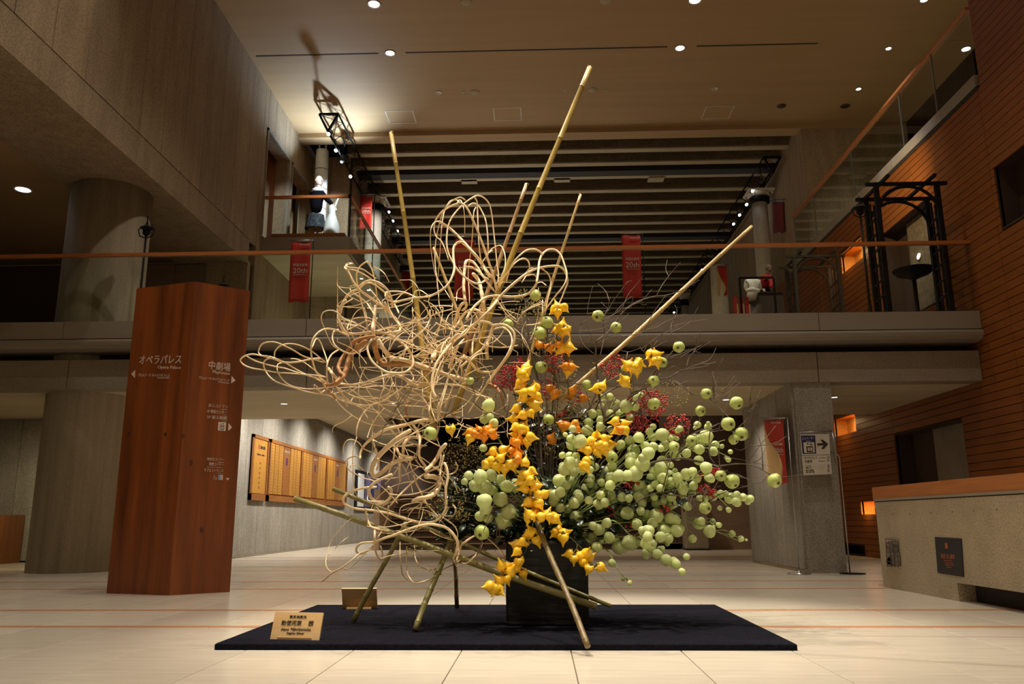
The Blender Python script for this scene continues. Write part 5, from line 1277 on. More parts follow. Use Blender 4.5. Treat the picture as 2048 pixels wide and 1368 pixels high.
# ---- bamboo poles
def pole(label, a, b, wpx0, wpx1, m, nodes=9, extra=None, name='bamboo_pole', grp=None, bend=0.0):
    """a, b: (px, py, Y) of the two ends"""
    A_, B_ = atY(*a), atY(*b)
    t = thing(name, label, 'bamboo', B_ if B_[2] < A_[2] else A_, grp)
    L_ = np.linalg.norm(B_ - A_); r0, r1 = pxm(wpx0 * .88, A_) / 2, pxm(wpx1 * .88, B_) / 2
    S = [0]; R = [1]; rr = random.Random(len(label) * 7 + nodes)
    nd = [(i + rr.uniform(.35, .65)) / nodes for i in range(nodes)]
    for s in nd: S += [s - .012 / L_ * 1, s - .003 / L_, s, s + .004 / L_, s + .014 / L_]; R += [1, 1.10, 1.16, 1.08, .985]
    S.append(1); R.append(1)
    S = np.array(S); R = np.array(R) * (r0 + (r1 - r0) * S)
    perp = nrm(np.cross(B_ - A_, (0, 1, 0)))
    P = A_ + (B_ - A_) * S[:, None] + perp * (bend * np.sin(S * PI) + .004 * np.sin(S * 7 + nodes))[:, None]
    if S[0] == 0:
        mb = MB(); mb.tube(P, R, 12); mb.build('culm', m, t)
    d = nrm(A_ - B_)
    MB().lathe(A_ - d * .004, [(r0 * .55, .007), (r0 * .9, .0075), (r0 * 1.0, .004), (r0 * 1.0, 0)], 12, d).build('cut_end', M_BAMT, t)
    return t
pole('tallest green bamboo pole leaning right, reaching high over the ceiling edge', (1179, 134, 5.9), (905, 830, 5.75), 11, 15, M_BAMY, 7, bend=-.02)
pole('yellow bamboo pole standing nearly upright left of the tall vine loops', (783, 265, 6.0), (872, 880, 5.85), 9, 13, M_BAMY, 5)
pole('tan bamboo pole just left of the tallest pole, half its height', (1054, 368, 5.9), (925, 720, 5.8), 8, 11, mat('tan_bamboo_reddish', (.38, .23, .10), (.28, .16, .06), 5, rough=.45), 5)
pole('thin green bamboo pole right of the tallest pole, behind the round loops', (1160, 389, 6.0), (1035, 790, 5.85), 6, 9, M_BAMT, 8)
pole('long pale bamboo pole slanting up to the right across the footbridge', (1503, 453, 6.1), (1120, 800, 5.8), 8, 12, M_BAMT, 9, bend=.01)
pole('short tan bamboo tip sticking up left before the red banner', (868, 495, 5.9), (962, 760, 5.8), 6, 10, M_BAMT, 5)
pole('upper of two long green bamboo poles crossing low to the vase, from the left', (667, 978, 5.6), (1222, 1213, 5.40), 10, 9, M_BAMG, 6)
pole('lower of two long green bamboo poles crossing low to the vase, left end cut', (590, 997, 5.5), (1193, 1214, 5.29), 13, 16, M_BAMG, 6)
def leg(label, foot_px, top, w0, w1, m, nodes=6):
    G_ = atZ(foot_px[0], foot_px[1], ZM + .012)
    return pole(label, top, (foot_px[0], foot_px[1], G_[1]), w0, w1, m, nodes)
leg('bamboo leg standing on the mat furthest left near the rear name card', (706, 1243), (812, 1046, 5.62), 10, 12, M_BAMG)
leg('bamboo leg standing on the mat second from left, with yellow berries', (830, 1260), (905, 1070, 5.55), 12, 14, M_BAMG)
leg('short dark bamboo leg hanging behind, near the back edge of the mat', (915, 1216), (905, 1065, 6.3), 8, 10, M_BAMD, 4)
leg('mottled bamboo leg propped in front of the vase on the right', (1176, 1293), (1068, 1030, 5.33), 12, 14, M_BAMD, 9)

# ---- yellow nipple-shaped fruits on green stems
def fruit_mesh(m):
    prof = [(.10, -.02), (.30, .02), (.44, .13), (.50, .28), (.49, .42), (.42, .58), (.28, .72), (.165, .86), (.10, 1.0), (.07, 1.12), (.05, 1.2), (.01, 1.23)]
    b = MB(); b.lathe((0, 0, 0), prof, 11)
    for k in range(3):
        a = k * 2.1 + .3; c = np.array([.33 * math.cos(a), .33 * math.sin(a), .06]); d = nrm([math.cos(a), math.sin(a), -.55])
        b.lathe(c, [(.12, -.05), (.10, .04), (.07, .10), (.02, .13)], 6, d)
    o = b.build('fruit', m); me = o.data; bpy.data.objects.remove(o); return me
ME_FOX, ME_FOXO = fruit_mesh(M_FOX), fruit_mesh(M_FOXO)
def calyx_mesh():
    b = MB(); b.lathe((0, 0, -.03), [(.07, -.2), (.06, -.1), (.2, -.02), (.34, .06), (.02, .05)], 5, smooth=False)
    o = b.build('calyx', mat('dark_calyx', (.05, .035, .015), rough=.8)); me = o.data; bpy.data.objects.remove(o); return me
ME_CAL = calyx_mesh()
rf = random.Random(5)
def foxbranch(label, stem, fruits, wst=14, rg0='P', grp='yellow nippled fruit branches'):
    """stem: (region, points, Y0, Y1); fruits: list of (region, x, y, tip angle, orange, size)"""
    rg, pts, Y0, Y1 = stem
    mb = MB(); C_ = vtube(mb, rg, wst * RG[rg][2] / 5.12, wst * .7 * RG[rg][2] / 5.12, Y0, Y1, pts, .03, 8, .12)
    t = thing('nipple_fruit_branch', label, 'fruit branch', C_[-1], grp)
    Spx = np.array([[1024 + FPX * np.dot(c - EYE, _rt) / zc(c), 684 - FPX * np.dot(c - EYE, _up) / zc(c)] for c in C_])
    todo = []
    for (r_, x, y, an, og, sz) in fruits:
        px, py = PP(r_, x, y); i = int(np.argmin(((Spx - (px, py)) ** 2).sum(1))); base = C_[i]
        Yf = base[1] - rf.uniform(.0, .10); c = atY(px, py, Yf)
        a = math.radians(an if an is not None else rf.uniform(150, 390)); tw = rf.uniform(-.7, .35)
        d = nrm(_rt * math.cos(a) * math.cos(tw) + _up * math.sin(a) * math.cos(tw) + _fw * math.sin(tw))
        s = pxm(24 * sz, c); p0 = c - d * s * .5
        todo.append((p0, d, s, og)); mb.tube(crom([base, (base + p0) / 2 - d * .01, p0], 3), .0035, 5)
    mb.build('stem', M_STEMG, t)
    for p0, d, s, og in todo:
        R_ = Vector(tuple(d)).to_track_quat('Z', 'Y').to_matrix() @ Matrix.Rotation(rf.uniform(0, 6), 3, 'Z')
        place('fruit', ME_FOXO if og else ME_FOX, t, p0, R_, s * .93)
        place('calyx', ME_CAL, t, p0, R_, s * .8)
def FL(rg, txt):
    out = []
    for q in txt.split():
        v = q.split(','); og = v[-1] == 'o'
        if og: v = v[:-1]
        out.append((rg, float(v[0]), float(v[1]), float(v[2]) if len(v) > 2 else None, og, rf.uniform(.86, 1.08) * (.85 if og else 1)))
    return out
foxbranch('main yellow fruit branch running down the front centre of the flowers', ('P', '1058,1015 1052,985 1052,960 1042,930 1035,905 1040,870 1050,840 1052,800 1055,760 1060,735', 5.25, 5.35),
    FL('L', '640,1180,70 590,1300,110 550,1260,120 640,1240,40') + FL('G', '740,130,170 840,105,60 905,180,-40 870,60,100 710,50,220 740,190,200 875,250,20 890,290,-20 670,300,200 760,345,60 800,190,270 640,400,180 830,350,300 730,365,200 660,490,200 760,460,60 730,520,250 775,530,300 840,590,-10 660,640,200,o 720,600,90,o 790,650,270 640,620,120,o 690,660,300,o 660,560,170'))
foxbranch('yellow fruit branch clustered at the heart, above the left pods', ('P', '1075,985 1058,968 1045,945 1030,925 1010,915 990,912', 5.2, 5.25),
    FL('G', '560,710,40 430,740,200 530,790,45 650,720,30,o 720,740,10,o 700,820,330,o 770,830,80 360,880,230 480,890,290 560,920,270 630,880,300 400,830,180 640,790,170,o 690,760,100,o 600,850,60 680,850,20'))
foxbranch('yellow fruit branch hanging down the middle between the two pod masses', ('P', '1082,1080 1078,1055 1082,1030 1075,1005 1066,975 1060,955 1055,940', 5.2, 5.2),
    FL('G', '850,940,-20 760,990,170 720,1040,200 820,1110,280 750,1110,190 890,1090,20 910,1200,260 980,1160,40 790,1260,200 920,1280,300 870,1280,240 740,960,150 800,960,60 810,1040,210 870,1040,-20') + FL('K', '900,340,120 900,410,260 960,360,60 1050,370,30 1100,340,60 1180,370,20 1190,410,320 1010,390,180,o 1120,390,270 970,330,150,o'))
foxbranch('orange-tinged fruit branch lying left above the pods', ('P', '1000,880 985,872 970,865 950,866 930,860 912,858', 5.3, 5.2),
    FL('G', '190,540,200,o 200,610,250 280,560,170,o 290,500,120,o 400,490,60,o 460,570,10,o 350,600,270,o 10,520,280 350,520,100,o 440,530,40,o 240,560,220,o'))
foxbranch('yellow fruit branch drooping lowest left across the vase corner', ('K', '960,390 950,470 940,560 900,640 880,720 830,800 760,870 690,940 640,1020 580,1090 530,1150', 5.38, 5.12),
    FL('K', '930,520,120 1010,540,40 880,620,60 1000,630,290 770,660,160 780,745,210 620,860,110 700,880,30 690,940,330 770,920,250 860,970,290 815,845,280 600,1020,130 690,1030,290 520,1110,150 610,1140,330 490,1090,180 920,570,330 830,640,200 560,1130,240 730,930,60'))
foxbranch('yellow fruit branch hanging over the right front of the vase', ('K', '1200,430 1250,500 1310,570 1380,630 1440,690 1490,760 1540,850 1590,900', 5.35, 5.18),
    FL('K', '1170,550,220 1220,500,80 1260,610,270 1290,540,20 1310,760,190 1370,820,270 1510,740,70 1500,810,20 1440,780,120 1520,920,250 1540,790,40 1660,900,-30 1410,790,200 1480,860,300 1200,560,300'))
foxbranch('yellow fruit branch on the right between the pods and quinces', ('P', '1190,940 1190,915 1200,895 1212,875 1230,858 1245,845', 5.25, 5.3),
    FL('G', '1680,430,190 1790,450,20 1800,530,290 1710,520,210 1500,560,90 1600,600,20 1430,640,200 1350,700,200 1540,680,300 1600,690,320 1410,740,270 1520,750,300 1380,840,200 1390,900,300 1490,620,150 1560,640,70 1470,690,230 1590,740,290 1650,660,10 1740,500,150,o 1270,450,200,o 1310,510,330,o'))
foxbranch('upright yellow fruit stem at the top right of the vines', ('P', '1137,790 1135,760 1130,720 1125,690 1122,650 1120,615', 5.65, 5.75),
    FL('L', '1050,350,110 1160,390,-50 1010,420,220 1060,460,270 1040,690,190 1130,600,80 1170,660,20 1120,740,270 1190,700,300 1080,640,150 1070,890,120 1060,950,190 1210,890,80 1240,930,-10 1200,960,280 1090,960,230 1150,1180,180,o 1210,1160,80,o 1270,1190,0,o 1200,1250,260 1090,880,60,o 1110,680,200'))
foxbranch('orange fruit branch deep behind the upright brown branches', ('P', '1130,880 1115,850 1105,820 1110,790 1115,770', 5.75, 5.8),
    FL('G', '1010,80,150,o 1100,130,20,o 1060,170,240,o 1240,160,300,o 1260,100,60,o 1380,190,-10,o 1040,630,200,o 1040,580,60,o 1130,450,160,o 1200,460,20,o 1160,490,270,o') + FL('L', '800,870,120,o 950,940,290,o'))
foxbranch('yellow fruit branch slanting out to the upper right twigs', ('I', '60,1367 150,1270 280,1190 400,1120 520,1050 600,980 660,930', 5.5, 5.6),
    FL('I', '610,980,220 660,950,100 690,970,20 690,1050,280 640,1040,230 380,1070,140 430,1120,260 490,1070,60 480,1140,270 350,1240,180 370,1270,320 340,1220,120 60,1320,190 130,1280,60 400,1060,60,o 510,1060,330'))

# ---- inflated pale green pods on stalks
def pod_mesh(seed):
    r_ = random.Random(seed); n, mm = 11, 8; V = []; F = []
    for k in range(mm + 1):
        ph = PI * k / mm
        for i in range(n):
            t = 2 * PI * i / n; rr = 1 + .05 * math.cos(3 * t + seed) * math.sin(ph) + .03 * math.sin(5 * t + ph * 3)
            V.append((rr * math.sin(ph) * math.cos(t), rr * math.sin(ph) * math.sin(t), math.cos(ph) * (.94 if math.cos(ph) > 0 else 1.03)))
    for k in range(mm):
        for i in range(n): F.append((k * n + i, (k + 1) * n + i, (k + 1) * n + (i + 1) % n, k * n + (i + 1) % n))
    b = MB().add([(x * .5, y * .5, z * .5) for x, y, z in V], F, 0, True)
    b.lathe((0, 0, .46), [(.05, 0), (.035, .05), (.03, .1)], 6)
    o = b.build('pod', M_POD); me = o.data; bpy.data.objects.remove(o); return me
ME_POD = [pod_mesh(i) for i in range(4)]
PODS = {
 'G': '395,260,110 350,400,80 410,380,70 450,440,80 340,695,70 190,980,80 150,1040,60 310,990,120 420,980,110 350,1090,130 430,1130,90 260,1080,110 520,1020,90 580,1090,110 670,1060,80 660,1110,80 350,1240,130 520,1220,130 355,1320,90 600,1340,130 1460,345,80 1420,430,80 1540,410,70 1640,170,60 1550,260,50 1640,340,70 1560,170,50 1400,520,90 1540,480,80 1255,500,60 1900,180,60 1800,270,110 1740,340,70 1330,630,120 1240,600,80 1240,670,80 1150,770,60 1230,790,90 1290,780,70 1230,850,110 1300,850,80 1170,920,100 1265,940,90 1160,890,80 1120,1030,110 1190,1070,90 1260,1030,90 1130,1150,90 1070,1180,100 1070,1240,100 1130,1310,80 1200,1310,90 1270,1260,100 1320,1200,80 1430,1050,90 1400,1120,110 1440,1000,80 1550,1050,70 1580,1000,80 1660,1010,110 1730,980,100 1660,880,80 1490,890,70 1440,820,70 1355,940,55 1750,660,80 1840,620,80 1930,590,80 1880,720,110 1860,800,110 1850,850,100 1900,960,130 1820,980,100 1950,1100,110 1580,1150,90 1540,1180,80 1660,1210,90 1760,1200,80 1830,1210,70 1510,1270,80 1580,1260,80 1420,1230,70 1640,1080,90',
 'H': '500,590,90 540,860,130 540,800,80 600,750,110 570,680,90 650,680,80 720,700,60 740,560,110 640,580,80 610,530,70 770,650,60 860,680,90 860,750,80 990,750,80 1080,600,80 1120,710,90 1190,580,110 1210,480,70 1210,445,40 1140,640,70 1265,730,80 1350,680,40 920,500,60 830,600,50 1415,815,50 890,600,40 1190,900,100 1050,940,80 980,950,80 1090,1010,80 1220,1000,80 810,980,100 870,930,50 740,1000,90 660,950,90 620,1000,70 720,900,110 830,1030,70 900,1000,90 900,1070,60 950,1120,90 1060,1080,80 1040,1130,80 670,1070,70 510,1100,110 560,1160,80 620,1110,60 720,1110,70 830,1100,70 500,1200,90 530,1260,90 680,1260,90 740,1230,90 830,1200,80 840,1270,80 1390,1160,50 1430,1210,90 1500,1180,70 1565,1200,70 1500,1250,80 1640,1215,65 1615,1250,50 1420,1330,50 995,1295,75 1260,1190,80 1180,1210,60',
 'J': '90,250,90 150,230,80 380,340,110 270,350,100 480,380,90 480,450,90 520,320,80 590,350,80 680,370,130 640,440,90 700,430,80 750,460,80 820,390,100 870,410,100 890,520,110 840,460,80 770,510,90 720,580,90 590,580,90 600,520,100 540,520,80 800,600,90 170,440,85 90,510,100 30,470,70 195,590,95 300,690,120 410,640,130 490,650,60 70,690,90 120,630,40 20,580,80 570,650,90 620,690,90 580,740,80 650,650,60 690,760,90 740,700,45 780,820,100 880,860,85 940,940,65 1140,420,65 1255,420,50 1320,460,50 1270,475,25 1225,525,110 1455,550,60 1535,615,35 1050,600,70 225,850,70 340,1010,40 410,1055,45',
 'K': '470,290,110 410,370,90 490,390,90 700,330,130 640,420,130 690,440,90 760,340,90 1390,380,120 1430,360,80 1150,500,70 1400,530,60 1470,560,60 1560,470,70 1640,500,90 1520,620,70 1600,680,80 1340,520,70'}
CTR = np.array([.06, 5.72, .60])
STEMS = [('pale green pod stem lowest at the right, hanging toward the floor', '1255,1085 1310,1110 1340,1125 1366,1142', 5.35),
         ('thin green pod stem trailing lowest with two tiny dark pods', '1205,1095 1230,1130 1250,1155 1262,1168', 5.25),
         ('pale green pod stem reaching right with its tip near the far floor', '1300,1030 1380,1045 1430,1062 1480,1083', 5.5),
         ('pale green pod stem ending in two small round pods at right', '1290,1015 1370,1035 1410,1043 1440,1050', 5.6),
         ('pale green pod stem whose white-green pods reach furthest right', '1330,985 1400,985 1450,992 1505,1000', 5.6),
         ('pale green pod stem in the right mass under the lowest quince', '1280,985 1340,975 1380,960 1420,945', 5.5),
         ('pale green pod stem crossing the right twigs at mid height', '1250,960 1320,930 1380,900 1450,880', 5.7),
         ('pale green pod stem rising right beneath the red berries', '1230,930 1280,890 1320,870 1350,855', 5.6),
         ('pale green pod stem in the bright middle of the right mass', '1220,980 1270,950 1300,920 1310,900', 5.3),
         ('pale green pod stem low at the front of the right mass', '1215,1040 1260,1070 1290,1085', 5.25),
         ('pale green pod stem just right of the central yellow fruits', '1130,1000 1135,960 1145,920 1150,885', 5.3),
         ('pale green pod stem rising behind the right yellow cluster', '1180,920 1200,870 1215,830 1230,795', 5.7),
         ('pale green pod stem in the hollow right of the hanging yellow fruits', '1110,1040 1140,1020 1170,1000 1200,980', 5.35),
         ('dull green pod stem left of centre under the yellow cluster', '1020,985 990,970 965,965 940,965', 5.25),
         ('dull green pod stem hanging over the dark leaves at left', '1010,1030 990,1035 970,1030 960,1010', 5.2),
         ('green pod stem upright at left between vine and yellow fruits', '1010,900 990,870 980,845 975,815', 5.4)]
sp = []
for lab, pts, Yt in STEMS:
    Q = [tuple(map(float, q.split(','))) for q in pts.split()]
    P3 = [CTR] + [atY(x, y, 5.7 + (Yt - 5.7) * (i + 1.5) / (len(Q) + .5)) for i, (x, y) in enumerate(Q)]
    C_ = crom(P3, 6)
    S2 = np.array([[1024 + FPX * np.dot(c - EYE, _rt) / zc(c), 684 - FPX * np.dot(c - EYE, _up) / zc(c)] for c in C_])
    sp.append((lab, C_, S2, []))
rp_ = random.Random(21)
for rg, txt in PODS.items():
    for q in txt.split():
        x, y, d = map(float, q.split(',')); px, py = PP(rg, x, y)
        best = min(range(len(sp)), key=lambda i: ((sp[i][2] - (px, py)) ** 2).sum(1).min() * (1 + .15 * rp_.random()))
        lab, C_, S2, L_ = sp[best]; i = int(np.argmin(((S2 - (px, py)) ** 2).sum(1)))
        L_.append((px, py, d / RG[rg][2], i))
ME_PST = {}
for lab, C_, S2, L_ in sp:
    t = thing('balloon_pod_stem', lab, 'pod stem', C_[-1], 'green balloon pod stems')
    mb = MB(); mb.tube(C_, np.linspace(.006, .0025, len(C_)), 6); pl = []
    for px, py, d, i in L_:
        b0 = C_[i]; off = math.hypot(px - S2[i][0], py - S2[i][1])
        Yp = b0[1] - (.02 + .0022 * d + rp_.uniform(-.10, .12)); Yp = max(5.0, Yp)
        if py > 1080 and Yp < 5.2: Yp = 5.2
        c = atY(px, py, Yp); r_ = pxm(d * 1.22, c); dn = nrm(b0 - c + np.array([rp_.uniform(-.05, .05), rp_.uniform(-.05, .05), .05]))
        pl.append((c, r_, dn)); a0 = C_[max(0, i - 4)]
        mb.tube(crom([a0, (a0 + c) / 2 + np.array([0, 0, .015]), c + dn * r_ * .5], 3), [.0028] * 7, 4) if True else None
    mb.build('stalk', M_PODST, t)
    if len(pl) > 14:                                     # small crowded pods further in, too many and too hidden to pick apart
        fb = MB()
        for c, r_, dn in pl:
            if rp_.random() < .55:
                q_ = c + np.array([rp_.uniform(-.09, .09), rp_.uniform(.06, .16), rp_.uniform(-.07, .07)]); fb.ball(q_, r_ * rp_.uniform(.36, .5), 9, 7, 0, (1, 1, .94))
        tag(fb.build('inner_pods', M_POD, t), kind='stuff')
    for c, r_, dn in pl:
        R_ = Vector(tuple(dn)).to_track_quat('Z', 'Y').to_matrix() @ Matrix.Rotation(rp_.uniform(0, 6), 3, 'Z')
        place('pod', ME_POD[rp_.randrange(4)], t, c, R_, (r_ * rp_.uniform(.98, 1.1), r_ * rp_.uniform(.95, 1.08), r_ * rp_.uniform(.92, 1.04)))

# ---- quince branches: grey-brown twigs and green-yellow quinces
def quince_mesh(seed):
    n, mm = 14, 10; V = []; F = []
    for k in range(mm + 1):
        ph = PI * k / mm
        for i in range(n):
            t = 2 * PI * i / n; rr = 1 + .045 * math.cos(5 * t + seed) * math.sin(ph) ** 2 + .03 * math.sin(2 * t + seed)
            z = math.cos(ph); z = z * (.92 - .10 * math.exp(-((ph - PI) / .35) ** 2) - .08 * math.exp(-(ph / .3) ** 2))
            V.append((rr * math.sin(ph) * math.cos(t) * .5, rr * math.sin(ph) * math.sin(t) * .5, z * .5))
    for k in range(mm):
        for i in range(n): F.append((k * n + i, (k + 1) * n + i, (k + 1) * n + (i + 1) % n, k * n + (i + 1) % n))
    b = MB().add(V, F, 0, True)
    o = b.build('quince', M_QUI); me = o.data; bpy.data.objects.remove(o); return me
ME_Q = [quince_mesh(i * 1.7) for i in range(3)]
b = MB()
for k in range(5):
    a = k * 1.257; b.add([(0, 0, -.40), (.09 * math.cos(a - .5), .09 * math.sin(a - .5), -.42), (.16 * math.cos(a), .16 * math.sin(a), -.47), (.09 * math.cos(a + .5), .09 * math.sin(a + .5), -.42)], [(0, 1, 2, 3)])
b.lathe((0, 0, -.42), [(.02, -.02), (.1, .0), (.05, .03)], 8)
o = b.build('calyx', M_QUIC); ME_QC = o.data; bpy.data.objects.remove(o)
rq = random.Random(8)
def qbranch(label, runs, fruits, grp='quince branches with bare twigs', twigs=0):
    """runs: (region, w0, w1, Y0, Y1, pts); fruits: (region, x, y, diameter)"""
    parts = []; allc = []
    for (rg, w0, w1, d0, d1, pts) in runs:
        mb = MB(); C_ = vtube(mb, rg, w0, w1, d0, d1, pts, .04, 6, .15); parts.append((mb, max(w0, w1) / RG[rg][2])); allc.append(C_)
    RI = np.repeat(np.arange(len(allc)), [len(c) for c in allc]); Cc = np.vstack(allc); S2 = np.array([[1024 + FPX * np.dot(c - EYE, _rt) / zc(c), 684 - FPX * np.dot(c - EYE, _up) / zc(c)] for c in Cc])
    t = thing('quince_branch', label, 'branch', allc[0][0], grp)
    for j in range(twigs):
        i = rq.randrange(len(Cc)); p = Cc[i]; d = nrm(np.array([rq.uniform(-.2, 1), rq.uniform(-.5, .5), rq.uniform(-.2, 1)])); L_ = rq.uniform(.08, .3)
        mb = parts[RI[i]][0]; m_ = p + d * L_ * .5 + np.array([rq.uniform(-.03, .03), 0, rq.uniform(-.03, .03)])
        mb.tube(crom([p, m_, p + d * L_ + np.array([rq.uniform(-.04, .04), 0, .03])], 3), np.linspace(.0035, .0012, 7), 4)
    fl = []
    for (rg, x, y, dm) in fruits:
        px, py = PP(rg, x, y); i = int(np.argmin(((S2 - (px, py)) ** 2).sum(1))); b0 = Cc[i]
        c = atY(px, py, b0[1] - .04); r_ = pxm(dm / RG[rg][2], c); dn = nrm(b0 - c + np.array([0, .3, .1]) * r_); fl.append((c, r_, dn))
        parts[RI[i]][0].tube([b0, c + dn * r_ * .45], .004, 5)
    for mb, w_ in parts: mb.build('branch_wood' if w_ > 2.2 else 'twig', M_BRANCH, t)
    for c, r_, dn in fl:
        ax = nrm(dn + .8 * np.array([rq.uniform(-1, 1), rq.uniform(.2, 1), rq.uniform(-1, 1)]))
        R_ = Vector(tuple(ax)).to_track_quat('Z', 'Y').to_matrix()
        f = place('quince', ME_Q[rq.randrange(3)], t, c, R_, (r_, r_, r_))
        k = bpy.data.objects.new('calyx', ME_QC); COL.objects.link(k); k.parent = f
qbranch('tall quince branch with bare tips spreading before the red banner, two quinces', [
    ('I', 18, 16, 5.7, 5.7, '90,1367 70,1150 60,1000 65,850 70,830 110,800 200,720 260,650 290,590'), ('I', 16, 6, 5.7, 5.8, '290,590 360,510 460,440 560,400 680,370 760,365 860,340 940,310 1040,250 1120,205'),
    ('I', 8, 4, 5.75, 5.8, '680,370 720,290 780,200 850,110 930,20'), ('I', 10, 5, 5.6, 5.7, '100,1000 150,760 120,640 110,600'), ('I', 6, 4, 5.75, 5.8, '170,540 240,420 320,310 380,230 430,210'),
    ('I', 6, 4, 5.7, 5.8, '130,600 180,500 210,380'), ('I', 6, 4, 5.8, 5.8, '330,490 400,340 480,250 540,160'), ('I', 5, 3, 5.7, 5.7, '510,430 540,460 585,450'), ('I', 6, 4, 5.7, 5.7, '115,430 150,470 185,495'),
    ('I', 7, 4, 5.7, 5.7, '130,650 200,600 230,560 320,520 350,490'), ('L', 7, 4, 5.8, 5.8, '1580,860 1500,730 1460,560 1470,400 1500,230 1540,80'), ('L', 8, 4, 5.7, 5.8, '1560,1010 1430,900 1370,780 1370,640 1380,500')],
    [('L', 1610, 490, 165), ('L', 1858, 648, 155)], twigs=12)
qbranch('dark upright branch behind the upright yellow fruit stem, with stacked quinces', [
    ('L', 30, 22, 5.7, 5.75, '790,1365 770,1280 730,1150 700,1000 660,880 620,760 600,640 570,500'), ('L', 14, 8, 5.7, 5.7, '880,960 950,890 1030,850 1110,820 1180,800'),
    ('P', 4.5, 4, 5.75, 5.7, '1085,960 1082,900 1078,840 1075,780'), ('L', 14, 12, 5.7, 5.7, '960,880 910,820 920,790 960,790')],
    [('L', 757, 205, 165), ('L', 380, 612, 160), ('L', 912, 580, 180), ('L', 818, 725, 190), ('L', 838, 1190, 170), ('D', 1630, 1230, 110), ('G', 1400, 50, 110)], twigs=10)
qbranch('quince branch bending over the upper right with a single quince above the yellow cluster', [
    ('I', 16, 14, 5.6, 5.6, '420,1367 590,1290 640,1180 720,1080 780,1020 850,930'), ('I', 10, 5, 5.6, 5.6, '780,1010 870,1000 950,990'), ('I', 8, 4, 5.6, 5.6, '960,930 1040,910'),
    ('I', 8, 4, 5.65, 5.7, '560,720 680,690 760,640 850,600 920,570 990,555'), ('I', 7, 4, 5.6, 5.65, '820,820 830,700 840,640 900,590'), ('I', 6, 4, 5.6, 5.6, '640,910 620,850 600,800'), ('I', 6, 4, 5.6, 5.6, '650,880 690,820 700,780'),
    ('I', 6, 4, 5.6, 5.6, '580,980 540,930 510,890'), ('I', 6, 4, 5.6, 5.6, '320,930 400,940 470,920 530,895'), ('I', 8, 5, 5.6, 5.6, '100,850 220,790 320,780 410,775'), ('I', 7, 4, 5.6, 5.6, '660,900 720,860 800,830')],
    [('I', 910, 892, 122), ('H', 655, 245, 130), ('I', 740, 1050, 110), ('I', 650, 1240, 120), ('I', 360, 1110, 90)], twigs=12)
qbranch('long arching quince branch with the furthest-out upper right quinces', [
    ('I', 18, 8, 5.55, 5.5, '420,1367 580,1300 680,1230 820,1200 900,1150 960,1130 1050,1090 1140,1060 1190,1065 1240,1060 1290,1045'), ('I', 12, 6, 5.5, 5.5, '1190,1070 1240,1150 1280,1230 1300,1340'),
    ('I', 12, 8, 5.55, 5.5, '830,1200 920,1270 1000,1330 1060,1400'), ('H', 10, 6, 5.5, 5.5, '1200,180 1270,190 1320,160 1400,180 1440,210'), ('H', 12, 8, 5.5, 5.45, '840,0 960,80 1060,140 1200,180 1290,250 1370,330 1430,390'),
    ('H', 10, 6, 5.6, 5.5, '1130,330 1120,420 1060,500'), ('H', 8, 5, 5.5, 5.5, '1260,110 1330,120 1400,150'), ('I', 7, 4, 5.5, 5.55, '990,1090 1010,1010 1050,960 1130,900 1240,835'), ('I', 6, 4, 5.5, 5.5, '1080,940 1140,950'),
    ('I', 10, 6, 5.5, 5.5, '760,1160 800,1120 860,1090 910,1110 920,1140')],
    [('H', 1192, 140, 115), ('H', 1500, 235, 140), ('H', 1130, 318, 112), ('H', 1415, 450, 145)], twigs=14)
qbranch('dark quince branch running right through the pods to the outermost quince', [
    ('H', 24, 10, 5.5, 5.35, '540,880 700,830 850,810 950,800 1080,830 1220,860 1330,880 1480,860 1620,865 1750,910 1840,970'), ('H', 12, 6, 5.45, 5.4, '1240,860 1330,900 1430,950 1520,970 1640,1030'),
    ('H', 16, 12, 5.5, 5.45, '880,800 930,700 1020,580 1100,530 1250,480 1330,440'), ('H', 8, 4, 5.45, 5.4, '1500,970 1560,1000 1640,1000'), ('H', 8, 5, 5.45, 5.45, '1250,530 1400,510 1470,530'), ('H', 6, 4, 5.4, 5.4, '1540,1080 1600,1085 1650,1060'),
    ('H', 7, 4, 5.45, 5.4, '1580,480 1630,430 1640,380'), ('H', 6, 3, 5.4, 5.4, '1480,700 1540,720 1600,690 1640,670'), ('H', 7, 4, 5.4, 5.4, '1380,790 1520,810 1700,850 1900,900'), ('H', 12, 8, 5.5, 5.5, '1230,520 1220,620 1230,780 1280,860')],
    [('H', 1890, 1030, 148), ('H', 1455, 1038, 158), ('H', 1340, 980, 118), ('H', 1550, 552, 145), ('H', 1470, 610, 108), ('H', 1040, 620, 112)], twigs=18)
qbranch('dark quince branch low in the right pods holding a quince with a split calyx', [
    ('J', 14, 10, 5.5, 5.4, '430,260 560,180 700,130 780,150 900,160 1000,170 1080,210 1150,230'), ('J', 10, 6, 5.4, 5.4, '1020,180 1100,140 1220,100 1340,60'), ('J', 8, 6, 5.4, 5.4, '1160,220 1170,160 1210,110'), ('J', 6, 4, 5.4, 5.4, '1230,210 1300,260 1370,305')],
    [('J', 1180, 285, 130), ('H', 860, 690, 105)], twigs=6)
